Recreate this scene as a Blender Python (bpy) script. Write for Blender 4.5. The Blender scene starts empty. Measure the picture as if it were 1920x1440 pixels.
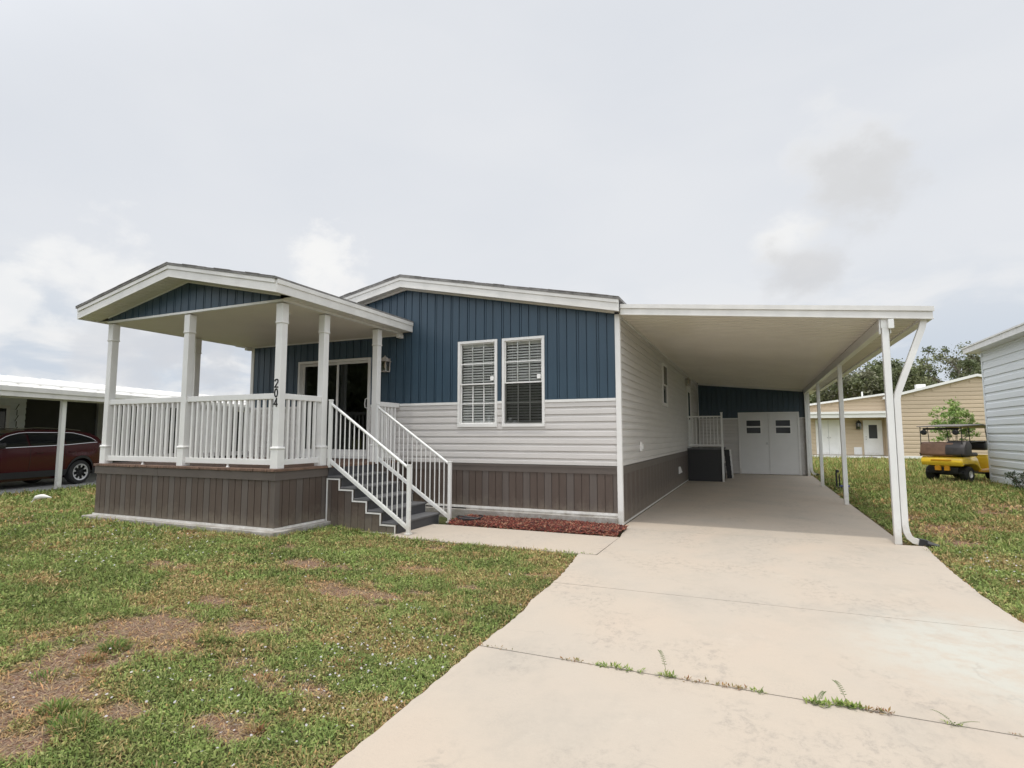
import bpy, bmesh, math, random
import numpy as np
from mathutils import Vector, Matrix

sc = bpy.context.scene
R_ = math.radians

# ------------------------------------------------------------------ camera
cam_d = bpy.data.cameras.new('camera')
cam = bpy.data.objects.new('camera', cam_d)
sc.collection.objects.link(cam)
sc.camera = cam
YAW, PITCH, ROLL = .4106, .0907, -.0009
CAM = Vector((2.050, -9.190, 1.480))
fw = Vector((-math.sin(YAW)*math.cos(PITCH), math.cos(YAW)*math.cos(PITCH), math.sin(PITCH)))
rt = Vector((math.cos(YAW), math.sin(YAW), 0)); up = rt.cross(fw)
rt2 = rt*math.cos(ROLL)+up*math.sin(ROLL); up2 = up*math.cos(ROLL)-rt*math.sin(ROLL)
cam.matrix_world = Matrix(((rt2.x, up2.x, -fw.x, CAM.x), (rt2.y, up2.y, -fw.y, CAM.y), (rt2.z, up2.z, -fw.z, CAM.z), (0, 0, 0, 1)))
cam_d.sensor_width = 36
cam_d.lens = 1042.9/1920*36
cam_d.clip_start = .05
cam_d.clip_end = 3000

# ------------------------------------------------------------------ view
sc.view_settings.view_transform = 'Standard'
sc.view_settings.look = 'None'
sc.view_settings.exposure = -0.12
sc.view_settings.gamma = 1

# ------------------------------------------------------------------ sun
SUN_EL = R_(80)
sun_d = bpy.data.lights.new('sun', 'SUN')
sun_d.energy = 1.75
sun_d.angle = R_(2.0)
sun_d.color = (1, .955, .88)
sun = bpy.data.objects.new('sun', sun_d)
sc.collection.objects.link(sun)
sdir = Vector((0.0, -math.cos(SUN_EL), math.sin(SUN_EL)))
sun.rotation_euler = sdir.to_track_quat('Z', 'Y').to_euler()

# ------------------------------------------------------------------ world: Nishita sky seen through thin cloud
world = bpy.data.worlds.new('World')
sc.world = world
world.use_nodes = True
nt = world.node_tree
nt.nodes.clear()
def N(t, tree=None, **kw):
    n = (tree or nt).nodes.new(t)
    for k, v in kw.items(): setattr(n, k, v)
    return n
def lk(a, b, tree=None): (tree or nt).links.new(a, b)
def math_n(op, a, b=None, clamp=False, tree=None):
    n = N('ShaderNodeMath', tree, operation=op); n.use_clamp = clamp
    for i, v in enumerate((a, b)):
        if v is None: continue
        if isinstance(v, (int, float)): n.inputs[i].default_value = v
        else: lk(v, n.inputs[i], tree)
    return n.outputs[0]
def mix_n(fac, a, b, tree=None, blend='MIX'):
    n = N('ShaderNodeMix', tree, data_type='RGBA', blend_type=blend)
    for i, v in ((0, fac), (6, a), (7, b)):
        if isinstance(v, (int, float)): n.inputs[i].default_value = v
        elif isinstance(v, tuple): n.inputs[i].default_value = (*v[:3], 1)
        else: lk(v, n.inputs[i], tree)
    return n.outputs[2]
def ramp_n(fac, lo, hi, tree=None):
    n = N('ShaderNodeMapRange', tree); n.interpolation_type = 'SMOOTHSTEP'
    n.inputs['From Min'].default_value = lo; n.inputs['From Max'].default_value = hi
    lk(fac, n.inputs['Value'], tree)
    return n.outputs[0]
out = N('ShaderNodeOutputWorld')
sky = N('ShaderNodeTexSky', sky_type='NISHITA')
sky.sun_disc = False
sky.sun_elevation = SUN_EL
sky.sun_rotation = R_(180)
sky.dust_density = 3.0
tc = N('ShaderNodeTexCoord')
dirv = tc.outputs['Generated']
sep = N('ShaderNodeSeparateXYZ'); lk(dirv, sep.inputs[0])
el = sep.outputs[2]
def wnoise(scale, detail, rough, dist=0, zs=2.4, off=(0, 0, 0)):
    mp = N('ShaderNodeMapping'); mp.inputs['Scale'].default_value = (1, 1, zs); mp.inputs['Location'].default_value = off
    lk(dirv, mp.inputs[0])
    n = N('ShaderNodeTexNoise'); n.inputs['Scale'].default_value = scale; n.inputs['Detail'].default_value = detail
    n.inputs['Roughness'].default_value = rough; n.inputs['Distortion'].default_value = dist
    lk(mp.outputs[0], n.inputs[0])
    return n.outputs[0]
n_big = wnoise(1.6, 5, .5, .3)
n_mid = wnoise(6.5, 9, .55, .3, 2.6, (3.4, 1, .3))
n_fin = wnoise(11, 9, .58, .0, 1.5, (1, 5, 2))
skyc = mix_n(1.0, sky.outputs[0], (.11, .11, .11), blend='MULTIPLY')
veil = mix_n(ramp_n(n_big, .30, .72), (.705, .728, .765), (.765, .778, .800))
col = mix_n(.90, skyc, veil)
# a bluer, slightly darker band of sky low over the left horizon, with grey cloud streaks
low = math_n('MULTIPLY', math_n('SUBTRACT', 1.0, ramp_n(el, .09, .29)), .92)
streak = mix_n(ramp_n(n_mid, .38, .62), (.54, .60, .68), (.80, .80, .80))
col = mix_n(low, col, streak)
# single cumulus puffs: direction, outer angle, inner angle, colour, strength
PUFFS = [((-.850, .475, .222), 5.0, 1.0, (.835, .838, .835), .75), ((-.905, .395, .165), 4.2, 1.0, (.83, .832, .83), .7), ((-.815, .54, .19), 4, 1.0, (.83, .83, .82), .65),
         ((-.635, .715, .262), 4.2, 1.0, (.84, .84, .835), .8), ((-.642, .712, .290), 3.0, .8, (.84, .84, .835), .8),
         ((-.62, .745, .225), 3.8, 1, (.80, .80, .805), .7),
         ((.128, .912, .398), 6.0, 1, (.80, .80, .80), .55), ((.135, .918, .372), 5.5, .8, (.60, .605, .615), .75), ((.18, .912, .365), 4.0, .6, (.62, .625, .635), .6),
         ((.060, .953, .302), 4.2, 1.0, (.83, .83, .825), .85), ((.072, .964, .262), 4.6, .8, (.59, .595, .61), .75),
         ((-.79, .585, .145), 6, 2, (.56, .585, .63), .75), ((-.84, .52, .12), 4.5, 2, (.60, .62, .66), .6)]
for d, oa, ia, c, s in PUFFS:
    dv = Vector(d).normalized()
    dp = N('ShaderNodeVectorMath', operation='DOT_PRODUCT'); dp.inputs[1].default_value = dv
    nrm = N('ShaderNodeVectorMath', operation='NORMALIZE'); lk(dirv, nrm.inputs[0]); lk(nrm.outputs[0], dp.inputs[0])
    ang = math_n('ARCCOSINE', dp.outputs['Value'])
    # edges broken by noise
    wob = math_n('MULTIPLY', math_n('SUBTRACT', n_fin, .5), R_(oa)*(2.7 if d[0] < -.3 else 2.0))
    a2 = math_n('ADD', ang, wob)
    m = N('ShaderNodeMapRange'); m.interpolation_type = 'SMOOTHSTEP'
    m.inputs['From Min'].default_value = R_(oa)*.95; m.inputs['From Max'].default_value = R_(ia)
    lk(a2, m.inputs['Value'])
    f = math_n('MULTIPLY', m.outputs[0], s)
    col = mix_n(f, col, c)
# sky brightness added out of view, behind and above the camera, lifting walls and shade
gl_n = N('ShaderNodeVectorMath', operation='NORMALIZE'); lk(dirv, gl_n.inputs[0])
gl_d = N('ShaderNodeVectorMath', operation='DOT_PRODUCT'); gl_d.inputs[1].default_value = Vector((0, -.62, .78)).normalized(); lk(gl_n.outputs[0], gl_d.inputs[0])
fill_gain = N('ShaderNodeMapRange'); fill_gain.interpolation_type = 'SMOOTHSTEP'
for k_, v_ in (('From Min', .08), ('From Max', .85), ('To Min', 1.2), ('To Max', 2.7)): fill_gain.inputs[k_].default_value = v_
lk(gl_d.outputs['Value'], fill_gain.inputs['Value'])
bg = N('ShaderNodeBackground'); lk(fill_gain.outputs[0], bg.inputs[1])
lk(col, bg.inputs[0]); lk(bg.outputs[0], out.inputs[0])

# ------------------------------------------------------------------ noise on the CPU
_rs = np.random.RandomState(7)
_perm = _rs.rand(256, 256)
def vnoise(x, y):
    xi = np.floor(x).astype(int); yi = np.floor(y).astype(int)
    fx = x-xi; fy = y-yi; fx = fx*fx*(3-2*fx); fy = fy*fy*(3-2*fy)
    g = lambda a, b: _perm[a & 255, b & 255]
    return (g(xi, yi)*(1-fx)+g(xi+1, yi)*fx)*(1-fy)+(g(xi, yi+1)*(1-fx)+g(xi+1, yi+1)*fx)*fy
def fbm(x, y, o=4):
    s = 0; a = .5; t = 0
    for k in range(o):
        s = s+a*vnoise(x*2**k+17*k, y*2**k+31*k); t += a; a *= .55
    return s/t
def sstep(v, a, b):
    t = np.clip((v-a)/(b-a), 0, 1); return t*t*(3-2*t)

# ------------------------------------------------------------------ materials
def mat(name, col, rough=.6, metal=0.0, spec=.5, var=.0, vscale=3.0, col2=None, bump=0.0, bscale=60.0, attr=None, coat=0.0, stretch=(1, 1, 1), trans=0.0):
    m = bpy.data.materials.new(name); m.use_nodes = True
    t = m.node_tree; b = t.nodes['Principled BSDF']
    b.inputs['Roughness'].default_value = rough; b.inputs['Metallic'].default_value = metal
    b.inputs['Specular IOR Level'].default_value = spec
    if coat: b.inputs['Coat Weight'].default_value = coat; b.inputs['Coat Roughness'].default_value = .05
    g = N('ShaderNodeNewGeometry', t)
    mp = N('ShaderNodeMapping', t); mp.inputs['Scale'].default_value = stretch; lk(g.outputs['Position'], mp.inputs[0], t)
    if attr:
        a = N('ShaderNodeAttribute', t); a.attribute_name = attr; c = a.outputs['Color']
    else: c = None
    if var or col2:
        n = N('ShaderNodeTexNoise', t); n.inputs['Scale'].default_value = vscale; n.inputs['Detail'].default_value = 6; n.inputs['Roughness'].default_value = .6
        lk(mp.outputs[0], n.inputs[0], t)
        f = ramp_n(n.outputs[0], .3, .7, t)
        if c is None:
            c1 = tuple(col); c2 = tuple(col2) if col2 else tuple(x*(1-var) for x in col)
            c = mix_n(f, c1, c2, t)
        else:
            c = mix_n(f, c, mix_n(1.0, c, (1-var,)*3, t, 'MULTIPLY'), t)
    if c is None: b.inputs['Base Color'].default_value = (*col, 1)
    else: lk(c, b.inputs['Base Color'], t)
    if bump:
        n2 = N('ShaderNodeTexNoise', t); n2.inputs['Scale'].default_value = bscale; n2.inputs['Detail'].default_value = 4
        lk(mp.outputs[0], n2.inputs[0], t)
        bp = N('ShaderNodeBump', t); bp.inputs['Strength'].default_value = bump; bp.inputs['Distance'].default_value = .01
        lk(n2.outputs[0], bp.inputs['Height'], t); lk(bp.outputs[0], b.inputs['Normal'], t)
    if trans:
        out_ = t.nodes['Material Output']; tr = N('ShaderNodeBsdfTranslucent', t); mx = N('ShaderNodeMixShader', t)
        mx.inputs[0].default_value = trans
        if c is None: tr.inputs[0].default_value = (*col, 1)
        else: lk(c, tr.inputs[0], t)
        lk(b.outputs[0], mx.inputs[1], t); lk(tr.outputs[0], mx.inputs[2], t); lk(mx.outputs[0], out_.inputs[0], t)
    return m
def splash(m, z1, col=(.20, .17, .13), k=.55):
    t = m.node_tree; b = t.nodes['Principled BSDF']; src = b.inputs['Base Color'].links
    c = src[0].from_socket if src else tuple(b.inputs['Base Color'].default_value)[:3]
    g = N('ShaderNodeNewGeometry', t); s_ = N('ShaderNodeSeparateXYZ', t); lk(g.outputs['Position'], s_.inputs[0], t)
    n = N('ShaderNodeTexNoise', t); n.inputs['Scale'].default_value = 7; n.inputs['Detail'].default_value = 8; n.inputs['Roughness'].default_value = .75; lk(g.outputs['Position'], n.inputs[0], t)
    zz = math_n('ADD', s_.outputs[2], math_n('MULTIPLY', math_n('SUBTRACT', n.outputs[0], .5, tree=t), .9, tree=t), tree=t)
    f = math_n('MULTIPLY', math_n('SUBTRACT', 1.0, ramp_n(zz, z1*.1, z1, t), tree=t), k, tree=t)
    lk(mix_n(f, c, col, t), b.inputs['Base Color'], t)
def glass_mat(name, tint=(.6, .63, .63), f0=.10):
    m = bpy.data.materials.new(name); m.use_nodes = True
    t = m.node_tree; t.nodes.remove(t.nodes['Principled BSDF']); o = t.nodes['Material Output']
    tr = N('ShaderNodeBsdfTransparent', t); tr.inputs[0].default_value = (*tint, 1)
    gl = N('ShaderNodeBsdfGlossy', t); gl.inputs['Roughness'].default_value = .015; gl.inputs[0].default_value = (.9, .95, .95, 1)
    lw = N('ShaderNodeLayerWeight', t); lw.inputs[0].default_value = .35
    f = math_n('ADD', math_n('MULTIPLY', lw.outputs['Fresnel'], .75, tree=t), f0, True, t)
    mx = N('ShaderNodeMixShader', t); lk(f, mx.inputs[0], t); lk(tr.outputs[0], mx.inputs[1], t); lk(gl.outputs[0], mx.inputs[2], t)
    lk(mx.outputs[0], o.inputs[0], t)
    return m

M = {}
M['white'] = mat('white_vinyl', (.77, .76, .735), .42, var=.07, vscale=2.5, bump=.04, bscale=25)
M['white_al'] = mat('white_aluminium', (.77, .77, .745), .33, var=.05, vscale=3)
M['fascia'] = mat('fascia_white', (.74, .725, .69), .4, var=.13, vscale=3, bump=.05, bscale=12)
M['soffit'] = mat('soffit_white', (.70, .675, .62), .5, var=.05)
M['porch_ceiling'] = mat('porch_ceiling', (.78, .735, .65), .5, var=.05, vscale=1.5)
M['siding'] = mat('grey_vinyl_siding', (.60, .575, .55), .45, var=.09, vscale=1.6, bump=.12, bscale=2.2, stretch=(.6, .6, 5))
M['blue'] = mat('blue_batten_siding', (.035, .067, .099), .42, var=.12, vscale=1.8, bump=.20, bscale=2.0, stretch=(5, 5, .5))
M['skirt_a'] = mat('brown_skirting', (.096, .071, .058), .5, var=.12, vscale=2.5, bump=.12, bscale=40, stretch=(5, 5, .5))
M['skirt_b'] = mat('light_brown_skirting', (.116, .096, .084), .5, var=.12, vscale=2.5, bump=.12, bscale=40, stretch=(5, 5, .5))
M['skirt_c'] = mat('brown_band', (.116, .096, .084), .5, var=.12, vscale=2.5)
M['footing'] = mat('footing_concrete', (.46, .44, .405), .9, col2=(.30, .28, .255), vscale=4, bump=.3, bscale=50)
M['shingle'] = mat('grey_shingle', (.25, .24, .23), .9, var=.4, vscale=9, bump=.5, bscale=60)
M['deck'] = mat('deck_board', (.21, .125, .085), .75, col2=(.10, .062, .045), vscale=7, bump=.3, bscale=50, stretch=(4, .6, 1))
M['tread'] = mat('grey_tread', (.115, .115, .118), .6, var=.2, vscale=5)
M['riser'] = mat('dark_riser', (.062, .062, .066), .6, var=.2, vscale=5)
M['black'] = mat('black_plastic', (.018, .018, .019), .45)
M['dark'] = mat('dark_interior', (.035, .034, .033), .8)
M['room'] = mat('room_wall', (.30, .28, .25), .8)
M['glass'] = glass_mat('window_glass', (.93, .94, .93), .03)
M['mesh'] = glass_mat('insect_mesh', (.52, .52, .51), .0)
M['glass_dark'] = glass_mat('tinted_glass', (.22, .23, .24), .015)
M['blind'] = mat('blind_slat', (.86, .85, .82), .5)
M['shedglass'] = mat('dark_pane', (.03, .032, .034), .12, spec=.25)
M['screen'] = mat('insect_screen', (.05, .052, .055), .8)
M['curtain'] = mat('curtain', (.23, .225, .21), .8)
M['pan'] = mat('roof_pan', (.75, .715, .64), .12, spec=.6, coat=.4, var=.06, vscale=1.2)
M['shed_white'] = mat('shed_door_white', (.68, .675, .66), .4, var=.04)
M['lamp_metal'] = mat('weathered_lamp_metal', (.55, .50, .45), .5, var=.3, vscale=30)
M['lamp_glass'] = glass_mat('lamp_glass', (.8, .78, .72), .12)
M['bulb'] = mat('bulb', (.75, .62, .5), .3)
M['steel'] = mat('steel', (.45, .45, .44), .3, metal=1.0)
M['hose'] = mat('hose_rubber', (.03, .03, .032), .5)
M['tan'] = mat('tan_siding', (.54, .43, .30), .5, var=.08, vscale=.8, stretch=(.2, .2, 4))
M['lgrey'] = mat('pale_grey_siding', (.76, .79, .80), .5, var=.06, vscale=.8, stretch=(.2, .2, 4))
M['leaf_dark'] = mat('oak_foliage', (.07, .09, .03), .6, attr='Col', var=.3, vscale=.6, trans=.25)
M['bark'] = mat('bark', (.25, .21, .17), .9, var=.4, vscale=6, bump=.5, bscale=20)
M['grassblade'] = mat('grass_blade', (.1, .1, .1), .9, spec=.08, attr='Col', trans=.22)
M['mulchchip'] = mat('mulch_chip', (.2, .05, .03), .85, attr='Col', var=.3, vscale=30)
M['petal'] = mat('white_petal', (.66, .63, .65), .7, trans=.2)
M['asphalt'] = mat('asphalt', (.055, .054, .052), .9, var=.25, vscale=4, bump=.4, bscale=80)
M['yellow'] = mat('yellow_body', (1.0, .66, .05), .28, coat=.5, var=.06, vscale=3)
M['yellow2'] = mat('orange_yellow_panel', (.68, .31, .02), .35, coat=.3)
M['brown_seat'] = mat('brown_seat_cover', (.27, .155, .10), .6, var=.25, vscale=8)
M['greybag'] = mat('dark_grey_vinyl', (.07, .062, .06), .5, var=.2)
M['cart_roof'] = mat('cart_roof', (.17, .15, .13), .5, var=.2)
M['tyre'] = mat('tyre', (.02, .02, .02), .75, bump=.3, bscale=40)
M['red'] = mat('maroon_paint', (.060, .0045, .011), .22, metal=.1, coat=.35)
M['clad'] = mat('black_cladding', (.02, .02, .021), .55)
M['chrome'] = mat('chrome', (.7, .7, .7), .15, metal=1)
M['carglass'] = mat('car_glass', (.012, .014, .016), .05, spec=.8)
M['alloy'] = mat('wheel_alloy', (.55, .55, .55), .35, metal=.3)
M['tail'] = mat('tail_lamp', (.35, .01, .01), .2)
M['feather'] = mat('white_feather', (.78, .76, .72), .7, var=.08, vscale=20)
M['beak'] = mat('bird_beak', (.55, .22, .10), .5)
M['shadewall'] = mat('shade_dark_screen_wall', (.045, .045, .042), .7, var=.2)  # dark colour carries the deep shade inside the neighbour carport
M['roofwhite'] = mat('white_metal_roof', (.80, .79, .76), .45, var=.06, vscale=1.5)
M['blue_strap'] = mat('blue_plastic', (.05, .06, .22), .5)
M['numeral'] = mat('black_numeral', (.012, .012, .013), .4)
M['slabgrey'] = mat('pale_pad_concrete', (.42, .42, .41), .9, var=.2, vscale=2)

for k_, z_ in (('skirt_a', .42), ('skirt_b', .42), ('footing', .2)): splash(M[k_], z_)
splash(M['siding'], 1.35, (.36, .33, .29), .28)
for k_ in ('white', 'white_al'): splash(M[k_], .34, (.42, .38, .31), .45)
# driveway concrete: warm beige, blotched with dark mildew stains and a greenish patch
def concrete():
    m = bpy.data.materials.new('driveway_concrete'); m.use_nodes = True
    t = m.node_tree; b = t.nodes['Principled BSDF']; b.inputs['Roughness'].default_value = .88; b.inputs['Specular IOR Level'].default_value = .3
    g = N('ShaderNodeNewGeometry', t); P = g.outputs['Position']
    def nz(sc_, de, ro, st=(1, 1, 1), dist=0):
        mp = N('ShaderNodeMapping', t); mp.inputs['Scale'].default_value = st; lk(P, mp.inputs[0], t)
        n = N('ShaderNodeTexNoise', t); n.inputs['Scale'].default_value = sc_; n.inputs['Detail'].default_value = de; n.inputs['Roughness'].default_value = ro; n.inputs['Distortion'].default_value = dist
        lk(mp.outputs[0], n.inputs[0], t); return n.outputs[0]
    base = mix_n(ramp_n(nz(.7, 4, .5), .3, .7, t), (.478, .408, .330), (.455, .400, .334), t)
    base = mix_n(math_n('MULTIPLY', ramp_n(nz(1.1, 3, .5, (1, .5, 1)), .5, .75, t), .55, tree=t), base, (.498, .412, .330), t)
    base = mix_n(math_n('MULTIPLY', ramp_n(nz(260, 2, .6), .35, .75, t), .22, tree=t), base, (.40, .34, .28), t)
    blot = math_n('MULTIPLY', ramp_n(nz(1.3, 3, .5, (1, .8, 1)), .46, .62, t), ramp_n(nz(13, 9, .78, (1, .75, 1), .3), .46, .66, t), tree=t)
    base = mix_n(math_n('MULTIPLY', blot, .55, tree=t), base, (.27, .245, .215), t)
    fine = math_n('MULTIPLY', ramp_n(nz(1.9, 3, .5), .48, .75, t), ramp_n(nz(60, 6, .8), .45, .7, t), tree=t)
    base = mix_n(math_n('MULTIPLY', fine, .45, tree=t), base, (.30, .27, .235), t)
    soft = ramp_n(nz(.85, 10, .72, (1, .8, 1), .1), .48, .70, t)
    base = mix_n(math_n('MULTIPLY', soft, .48, tree=t), base, (.35, .318, .272), t)
    pale = ramp_n(nz(1.7, 9, .74, (1, .8, 1), .1), .56, .74, t)
    base = mix_n(math_n('MULTIPLY', pale, .35, tree=t), base, (.56, .50, .415), t)
    pore = ramp_n(nz(420, 1, .5), .66, .74, t)
    base = mix_n(math_n('MULTIPLY', pore, .55, tree=t), base, (.16, .14, .12), t)
    broom = ramp_n(nz(9, 3, .6, (1, 22, 1)), .35, .65, t)
    base = mix_n(math_n('MULTIPLY', broom, .07, tree=t), base, (.30, .27, .23), t)
    # greenish worn patch at the right edge and near the front
    dv = N('ShaderNodeVectorMath', t); dv.operation = 'DISTANCE'; dv.inputs[1].default_value = (3.55, -4.35, 0); lk(P, dv.inputs[0], t)
    gp = math_n('MULTIPLY', math_n('SUBTRACT', 1.0, ramp_n(dv.outputs['Value'], .35, 1.25, t), tree=t), ramp_n(nz(5, 6, .7), .3, .6, t), tree=t)
    base = mix_n(math_n('MULTIPLY', gp, .75, tree=t), base, (.47, .475, .425), t)
    # hairline cracks
    wv = N('ShaderNodeTexVoronoi', t); wv.feature = 'DISTANCE_TO_EDGE'; wv.inputs['Scale'].default_value = .42
    mp = N('ShaderNodeMapping', t); lk(P, mp.inputs[0], t)
    ad = N('ShaderNodeVectorMath', t); ad.operation = 'ADD'; lk(mp.outputs[0], ad.inputs[0], t)
    nn = N('ShaderNodeTexNoise', t); nn.inputs['Scale'].default_value = 2.2; nn.inputs['Detail'].default_value = 5; lk(P, nn.inputs[0], t)
    sc2 = N('ShaderNodeVectorMath', t); sc2.operation = 'SCALE'; sc2.inputs['Scale'].default_value = .5; lk(nn.outputs['Color'], sc2.inputs[0], t)
    lk(sc2.outputs[0], ad.inputs[1], t); lk(ad.outputs[0], wv.inputs['Vector'], t)
    ck = math_n('MULTIPLY', math_n('SUBTRACT', 1.0, ramp_n(wv.outputs['Distance'], .0, .004, t), tree=t), ramp_n(nz(.8, 2, .5), .55, .62, t), tree=t)
    base = mix_n(math_n('MULTIPLY', ck, .35, tree=t), base, (.33, .29, .25), t)
    lk(base, b.inputs['Base Color'], t)
    bp = N('ShaderNodeBump', t); bp.inputs['Strength'].default_value = .35; bp.inputs['Distance'].default_value = .004
    lk(nz(140, 5, .7), bp.inputs['Height'], t); lk(bp.outputs[0], b.inputs['Normal'], t)
    return m
M['concrete'] = concrete()

# ------------------------------------------------------------------ mesh builder
ROOT = {}
class MB:
    def __init__(s): s.v = []; s.f = []; s.m = []; s.sm = []
    def add(s, vs, fs, mi=0, smooth=False):
        o = len(s.v); s.v += [tuple(p) for p in vs]
        for f in fs: s.f.append(tuple(i+o for i in f)); s.m.append(mi); s.sm.append(smooth)
        return s
    def box(s, x0, x1, y0, y1, z0, z1, mi=0, T=None):
        if x0 > x1: x0, x1 = x1, x0
        if y0 > y1: y0, y1 = y1, y0
        if z0 > z1: z0, z1 = z1, z0
        vs = [(x0, y0, z0), (x1, y0, z0), (x1, y1, z0), (x0, y1, z0), (x0, y0, z1), (x1, y0, z1), (x1, y1, z1), (x0, y1, z1)]
        if T is not None: vs = [T @ Vector(p) for p in vs]
        return s.add(vs, [(0, 3, 2, 1), (4, 5, 6, 7), (0, 1, 5, 4), (1, 2, 6, 5), (2, 3, 7, 6), (3, 0, 4, 7)], mi)
    def bevbox(s, x0, x1, y0, y1, z0, z1, b=.01, mi=0, T=None, seg=1):
        bm = bmesh.new(); r = bmesh.ops.create_cube(bm, size=1)
        for v in bm.verts: v.co = Vector(((x0+x1)/2+v.co.x*(x1-x0), (y0+y1)/2+v.co.y*(y1-y0), (z0+z1)/2+v.co.z*(z1-z0)))
        bmesh.ops.bevel(bm, geom=bm.edges[:], offset=b, segments=seg, affect='EDGES', profile=.5)
        return s.frombm(bm, mi, T, seg > 1)
    def frombm(s, bm, mi=0, T=None, smooth=False):
        bm.verts.ensure_lookup_table(); bm.verts.index_update()
        vs = [(T @ v.co) if T is not None else v.co.copy() for v in bm.verts]
        fs = [[v.index for v in f.verts] for f in bm.faces]; bm.free()
        return s.add(vs, fs, mi, smooth)
    def prism(s, poly, d0, d1, axis=1, mi=0, T=None, bevel=0, seg=2):
        # poly: 2D points in the plane across axis, extruded from d0 to d1
        def P(a, b, d): return (d, a, b) if axis == 0 else ((a, d, b) if axis == 1 else (a, b, d))
        bm = bmesh.new(); n = len(poly)
        A = [bm.verts.new(P(a, b, d0)) for a, b in poly]; B = [bm.verts.new(P(a, b, d1)) for a, b in poly]
        bm.faces.new(A); bm.faces.new(B[::-1])
        for i in range(n): bm.faces.new((A[i], A[(i+1) % n], B[(i+1) % n], B[i]))
        bmesh.ops.recalc_face_normals(bm, faces=bm.faces[:])
        if bevel: bmesh.ops.bevel(bm, geom=bm.edges[:], offset=bevel, segments=seg, affect='EDGES', profile=.5, clamp_overlap=True)
        return s.frombm(bm, mi, T, bool(bevel))
    def tube(s, pts, r, n=8, mi=0, cap=True, T=None):
        pts = [Vector(p) for p in pts]; rs = r if isinstance(r, (list, tuple)) else [r]*len(pts)
        vs = []; fs = []; prev = None
        for i, p in enumerate(pts):
            d = (pts[min(i+1, len(pts)-1)]-pts[max(i-1, 0)]).normalized()
            a = prev if prev is not None else (Vector((0, 0, 1)) if abs(d.z) < .9 else Vector((1, 0, 0)))
            e1 = (a-d*a.dot(d)).normalized(); e2 = d.cross(e1); prev = e1
            for k in range(n):
                t = 2*math.pi*k/n+math.pi/n
                q = p+(e1*math.cos(t)+e2*math.sin(t))*rs[i]
                vs.append(T @ q if T is not None else q)
        for i in range(len(pts)-1):
            for k in range(n):
                fs.append((i*n+k, i*n+(k+1) % n, (i+1)*n+(k+1) % n, (i+1)*n+k))
        s.add(vs, fs, mi, n > 5)
        if cap:
            o = len(s.v)-len(vs)
            s.f.append(tuple(o+k for k in range(n))[::-1]); s.m.append(mi); s.sm.append(False)
            s.f.append(tuple(o+(len(pts)-1)*n+k for k in range(n))); s.m.append(mi); s.sm.append(False)
        return s
    def lathe(s, prof, c, axis=Vector((0, 0, 1)), n=24, mi=0, T=None, smooth=True):
        axis = Vector(axis).normalized(); a = Vector((0, 0, 1)) if abs(axis.z) < .9 else Vector((1, 0, 0))
        e1 = (a-axis*a.dot(axis)).normalized(); e2 = axis.cross(e1); c = Vector(c); vs = []; fs = []
        for r, h in prof:
            for k in range(n):
                t = 2*math.pi*k/n; q = c+axis*h+(e1*math.cos(t)+e2*math.sin(t))*r
                vs.append(T @ q if T is not None else q)
        for i in range(len(prof)-1):
            for k in range(n): fs.append((i*n+k, i*n+(k+1) % n, (i+1)*n+(k+1) % n, (i+1)*n+k))
        return s.add(vs, fs, mi, smooth)
    def build(s, name, mats, parent=None, bevel=0):
        me = bpy.data.meshes.new(name)
        off = ROOT.get(parent.name, Vector((0, 0, 0))) if parent is not None else Vector((0, 0, 0))
        me.from_pydata([Vector(p)-off for p in s.v], [], s.f)
        for m_ in (mats if isinstance(mats, (list, tuple)) else [mats]): me.materials.append(m_)
        me.polygons.foreach_set('material_index', s.m); me.polygons.foreach_set('use_smooth', s.sm)
        me.update()
        if any(s.sm):
            try: me.set_sharp_from_angle(angle=R_(35))
            except Exception: pass
        o = bpy.data.objects.new(name, me); sc.collection.objects.link(o)
        if parent is not None: o.parent = parent; ROOT[o.name] = off.copy()
        if bevel:
            md = o.modifiers.new('bevel', 'BEVEL'); md.width = bevel; md.segments = 2; md.limit_method = 'ANGLE'
        return o
def tag(o, label=None, cat=None, group=None, kind=None):
    if label: o['label'] = label
    if cat: o['category'] = cat
    if group: o['group'] = group
    if kind: o['kind'] = kind
    return o
def thing(name, loc, label, cat, group=None):
    o = bpy.data.objects.new(name, None); sc.collection.objects.link(o); o.location = loc
    ROOT[o.name] = Vector(loc); o.empty_display_size = .3
    return tag(o, label, cat, group)
def part(o, label): o['label'] = label; return o
def copy_tree(o, parent=None):
    c = o.copy(); sc.collection.objects.link(c)
    if parent is not None: c.parent = parent
    for ch in list(o.children): copy_tree(ch, c)
    return c

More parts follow.
